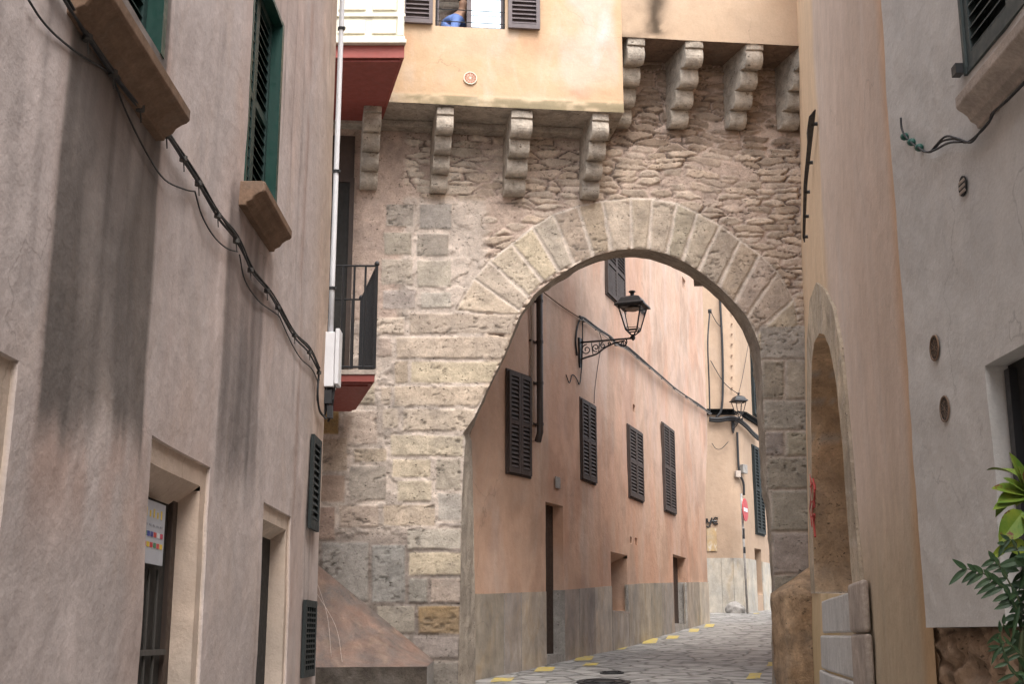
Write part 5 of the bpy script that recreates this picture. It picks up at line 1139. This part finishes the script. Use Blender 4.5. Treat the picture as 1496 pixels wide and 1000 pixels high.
for k in (-1, 0, 1): b.hexa([WW.p(u_-.04, z_+k*.026-.012, .034), WW.p(u_+.04, z_+k*.026-.012, .034), WW.p(u_+.04, z_+k*.026-.002, .038), WW.p(u_-.04, z_+k*.026-.002, .038), WW.p(u_-.04, z_+k*.026-.006, .034), WW.p(u_+.04, z_+k*.026-.006, .034), WW.p(u_+.04, z_+k*.026+.004, .038), WW.p(u_-.04, z_+k*.026+.004, .038)])
b.build('vent_slats', M['sillpale'], vt)
# cable with green connectors
rc = thing('cable', WW.pt(1350, 215, .05), 'black cable with green taped connectors running under the right window sill', 'cable')
for k, pts in enumerate((((1316,172),(1318,190),(1328,205),(1345,218),(1360,222),(1375,207),(1395,203),(1412,208),(1430,195),(1445,178),(1450,165),(1470,148),(1496,122),(1520,98)), ((1360,221),(1380,200),(1398,202),(1418,208),(1432,192),(1446,176),(1453,163),(1472,145),(1497,119),(1520,95)), ((1340,214),(1352,222),(1366,219),(1385,209),(1405,207)))):
    b = MB(); b.tube(curve_pts([WW.pt(x, y, .05+.006*k) if x > 1345 else WW.pt(x, y, .06) for x, y in pts], 5), .006, 6); b.build('wire', M['cable'], rc, smooth=True)
M['teal'] = paint('green_tape', (.02,.09,.07), .5, var=.3)
for x, y in ((1317, 202), (1327, 210), (1338, 218)):
    p_ = np.array(WW.pt(x, y, .055)); b = MB(); b.lathe(p_-np.array([0, .02, 0]), [(.006,0),(.02,.008),(.022,.03),(.012,.045)], 9, (.2, -.9, -.3)); b.build('connector', M['teal'], rc, smooth=True)
# unseen wall right of the rear street, kept low to let light in
WR = Wall([(4.55, 17.3), (6.3, 24), (9.6, 36)], side=-1); rh = thing('house', (6.3, 24, 1.4), 'unseen plain sand rendered house behind the right foot of the arch, kept low to let light in', 'house')
surf(WR, 'wall', M['far'], rh, 0, WR.L, .3, 6.5, .2)
MB().wbox(WR, 0, WR.L, 6.45, 6.6, -4, .2, 4).build('roof', M['sill'], rh)

# ------------------------------------------------------------------ road details
marks = [((716,999),(752,991)),((780,984),(812,975)),((838,968),(868,959)),((888,952),(918,944)),((938,943),(962,933)),((972,936),(993,929)),((1005,926),(1022,919)),((1028,919),(1045,912)),((852,975),(876,969)),((1090,995),(1114,984)),((1120,976),(1136,968)),((1100,899),(1110,896))]
desc = ['nearest yellow dash at the bottom edge left of the arch opening', 'second yellow dash along the peach house', 'third yellow dash along the peach house', 'fourth yellow dash, below the blind recess of the peach house', 'fifth yellow dash along the peach house', 'sixth yellow dash along the peach house', 'yellow dash by the far doorstep of the peach house', 'farthest yellow dash at the corner of the peach house', 'short thin yellow dash lying out from the kerb line', 'nearest yellow dash beside the right foot of the arch', 'second yellow dash at the right foot of the arch', 'tiny yellow dash at the foot of the far house']
for (a, c), lab in zip(marks, desc):
    y0, y1 = max(a[1], c[1]), min(a[1], c[1]); xl, xr = a[0], c[0]; mid_ = (y0+y1)/2; q_ = 10; sh = (xr-xl)*.18
    P0, P1 = gpt(xl, y0-1), gpt(xr-sh, y0-1.0-(y0-y1)*.1); P2, P3_ = gpt(xr, y1+1), gpt(xl+sh, y1+1.0)
    b = MB(); n_ = 6; vs = []; fs = []
    for i in range(n_+1):
        for j in range(3):
            s_, t_ = i/n_, j/2; p_ = (P0*(1-s_)+P1*s_)*(1-t_)+(P3_*(1-s_)+P2*s_)*t_; jj = (vnoise(i*1.7+xl, j*2.0, 3)-.5)*.03
            vs.append(gfull(p_[0]+jj, p_[1]+jj, .007))
    for i in range(n_):
        for j in range(2): fs.append((i*3+j, (i+1)*3+j, (i+1)*3+j+1, i*3+j+1))
    b.add(vs, fs); tag(b.build('road_marking', M['yellow'], None), lab, 'road marking', 'yellow dashes painted on the street')
for (x, y, rx, ry, nm, lab) in ((882, 999, .36, .18, 'manhole_cover', 'round dark iron manhole cover on the street at the bottom edge'), (894, 985, .17, .05, 'drain_cover', 'small dark iron cover in the paving just above the manhole')):
    p_ = gpt(x, y); b = MB(); vs = [gfull(p_[0]+rx*math.cos(2*math.pi*k/28), p_[1]+ry*2*math.sin(2*math.pi*k/28), .018) for k in range(28)]
    b.add(vs+[(v[0], v[1], v[2]-.05) for v in vs], [tuple(range(28))]+[(k, (k+1)%28, 28+(k+1)%28, 28+k) for k in range(28)])
    for r_ in (.75, .45):
        pts = [gfull(p_[0]+rx*r_*math.cos(2*math.pi*k/24), p_[1]+ry*2*r_*math.sin(2*math.pi*k/24), .022) for k in range(25)]; b.tube(pts, .012, 4)
    tag(b.build(nm, M['iron'], None), lab, 'manhole cover')

# ------------------------------------------------------------------ plants at right
def leaf(mb, base, d, L, wd, droop=.3, n=8, up=(0,0,1), fold=.25):
    d = Vector(d).normalized(); up = Vector(up); s = d.cross(up)
    s = s.normalized() if s.length > 1e-3 else Vector((1,0,0)); nv = s.cross(d).normalized(); vs = []; fs = []
    for i in range(n+1):
        t = i/n; c = Vector(base)+d*(L*t)-Vector((0,0,1))*(droop*L*t*t); ww = wd*(math.sin(math.pi*min(1, t**.8*.97+.03))**.8)*(1 if t < .99 else .02)
        vs += [c-s*ww+nv*ww*fold, c, c+s*ww+nv*ww*fold]
    for i in range(n):
        for k in range(2): fs.append((i*3+k, i*3+k+1, i*3+3+k+1, i*3+3+k))
    mb.add(vs, fs)
PY = 4.55
def pl(px, py, Y=PY): return Vector(at(px, py, Y))
bp = thing('plant', (pl(1505, 900)[0], PY, .25), 'tall broad leaved plant with red tipped leaves at the right edge', 'plant')
b = MB(); bx = pl(1507, 760); b.tube(curve_pts([Vector((bx.x+.02, PY, .45)), Vector((bx.x-.02, PY+.02, 1.1)), Vector((bx.x+.01, PY, 1.7)), pl(1502, 690)], 6), .035, 8, .5); b.build('stem', M['wood'], bp, smooth=True)
b = MB(); crown = pl(1504, 722)
for k in range(15):
    t = -1.9+k*.28; el = -.1+.9*((k*7)%10)/10; d = Vector((math.cos(t)*math.cos(el), math.sin(t)*math.cos(el), math.sin(el))); leaf(b, crown+Vector((0,0,.03*(k%5)-.08)), d, .17+.07*random.random(), .038, .3, fold=.35)
for (x, y, L_, w_, dr) in ((1475, 663, 0, .034, .0), (1449, 708, 0, .032, .1), (1457, 726, 0, .036, .15), (1451, 738, 0, .028, .1), (1466, 697, 0, .026, .05), (1488, 680, 0, .03, .05)):
    tip = pl(x, y, PY-.06); dd = tip-crown; leaf(b, crown+dd*.03, dd, dd.length, w_, dr, up=(0, -.75, .66))
for (x0, y0, x1, y1, w_) in ((1494, 748, 1459, 792, .046), (1480, 790, 1444, 818, .016), (1500, 800, 1470, 800, .03)):
    a, c = pl(x0, y0, PY-.05), pl(x1, y1, PY-.08); leaf(b, a, c-a, (c-a).length, w_, .05, up=(0, -1, .1))
b.build('leaves', M['leaf'], bp)
fp = thing('plant', (pl(1496, 900)[0], PY-.1, .25), 'dark narrow leaved plant with a feathery sprig reaching left over the pale wall', 'plant')
b = MB(); sb_ = MB()
def sprig(pts, nleaf, L, wd, side=1):
    c = curve_pts([pl(x, y, PY-.1) for x, y in pts], 8); sb_.tube(c, .0035, 5, .4)
    for i in range(nleaf):
        k = int((i+.5)/nleaf*(len(c)-2)); p_ = Vector(c[k]); dv = (Vector(c[k+1])-p_).normalized()
        for s_ in (1, -1):
            d = dv*.7+Vector((.0, .1*s_, 0))+Vector((-.25, 0, -.75 if s_ > 0 else .35)); leaf(b, p_, d, L*random.uniform(.65, 1.0)*(1 if s_ > 0 else .7), wd, .15*s_, 6, up=(random.uniform(-.3,.3), -1, .2), fold=.2)
sprig([(1490,905),(1475,870),(1455,850),(1430,836),(1402,830)], 9, .085, .011)
sprig([(1490,880),(1462,830),(1450,815)], 4, .07, .010); sprig([(1494,960),(1470,940),(1455,950)], 4, .07, .007); sprig([(1498,830),(1478,790),(1462,800)], 4, .06, .008); sprig([(1498,1000),(1475,975),(1462,930),(1470,905)], 6, .07, .007)
for k in range(80):
    p_ = pl(random.uniform(1485, 1520), random.uniform(790, 1010), PY-.05+random.uniform(-.08,.12)); d = Vector((random.uniform(-1,.6), random.uniform(-1,1), random.uniform(-.8,.6))); leaf(b, p_, d, random.uniform(.05,.12), random.uniform(.008,.018), .3, 5, up=(random.uniform(-.5,.5), -1, .3))
for (x0, y0, x1, y1) in ((1440,800,1455,760),(1452,850,1445,800)): pass
b.build('leaves', M['leaf2'], fp)
for k in range(4):
    x = 1497+6*k; sb_.tube(curve_pts([Vector((pl(x, 900).x, PY-.08+.03*k, .5)), pl(x-3, 1000, PY-.05), pl(x+3, 900, PY-.05), pl(x-2, 800, PY-.05)], 6), .010, 6, .6)
sb_.build('stem', M['stem'], fp, smooth=True)
for (x_, y_, lab) in ((pl(1507, 900)[0], PY, 'terracotta pot holding the tall plants beside the right doorway'),):
    g = float(gz(y_)); b = MB(); b.lathe((x_, y_, g), [(.12, 0), (.16, .25), (.18, .30), (.19, .30), (.19, .36), (.165, .36), (.15, .30), (.02, .29)], 20); tag(b.build('plant_pot', M['terracotta'], None, smooth=False), lab, 'plant pot')
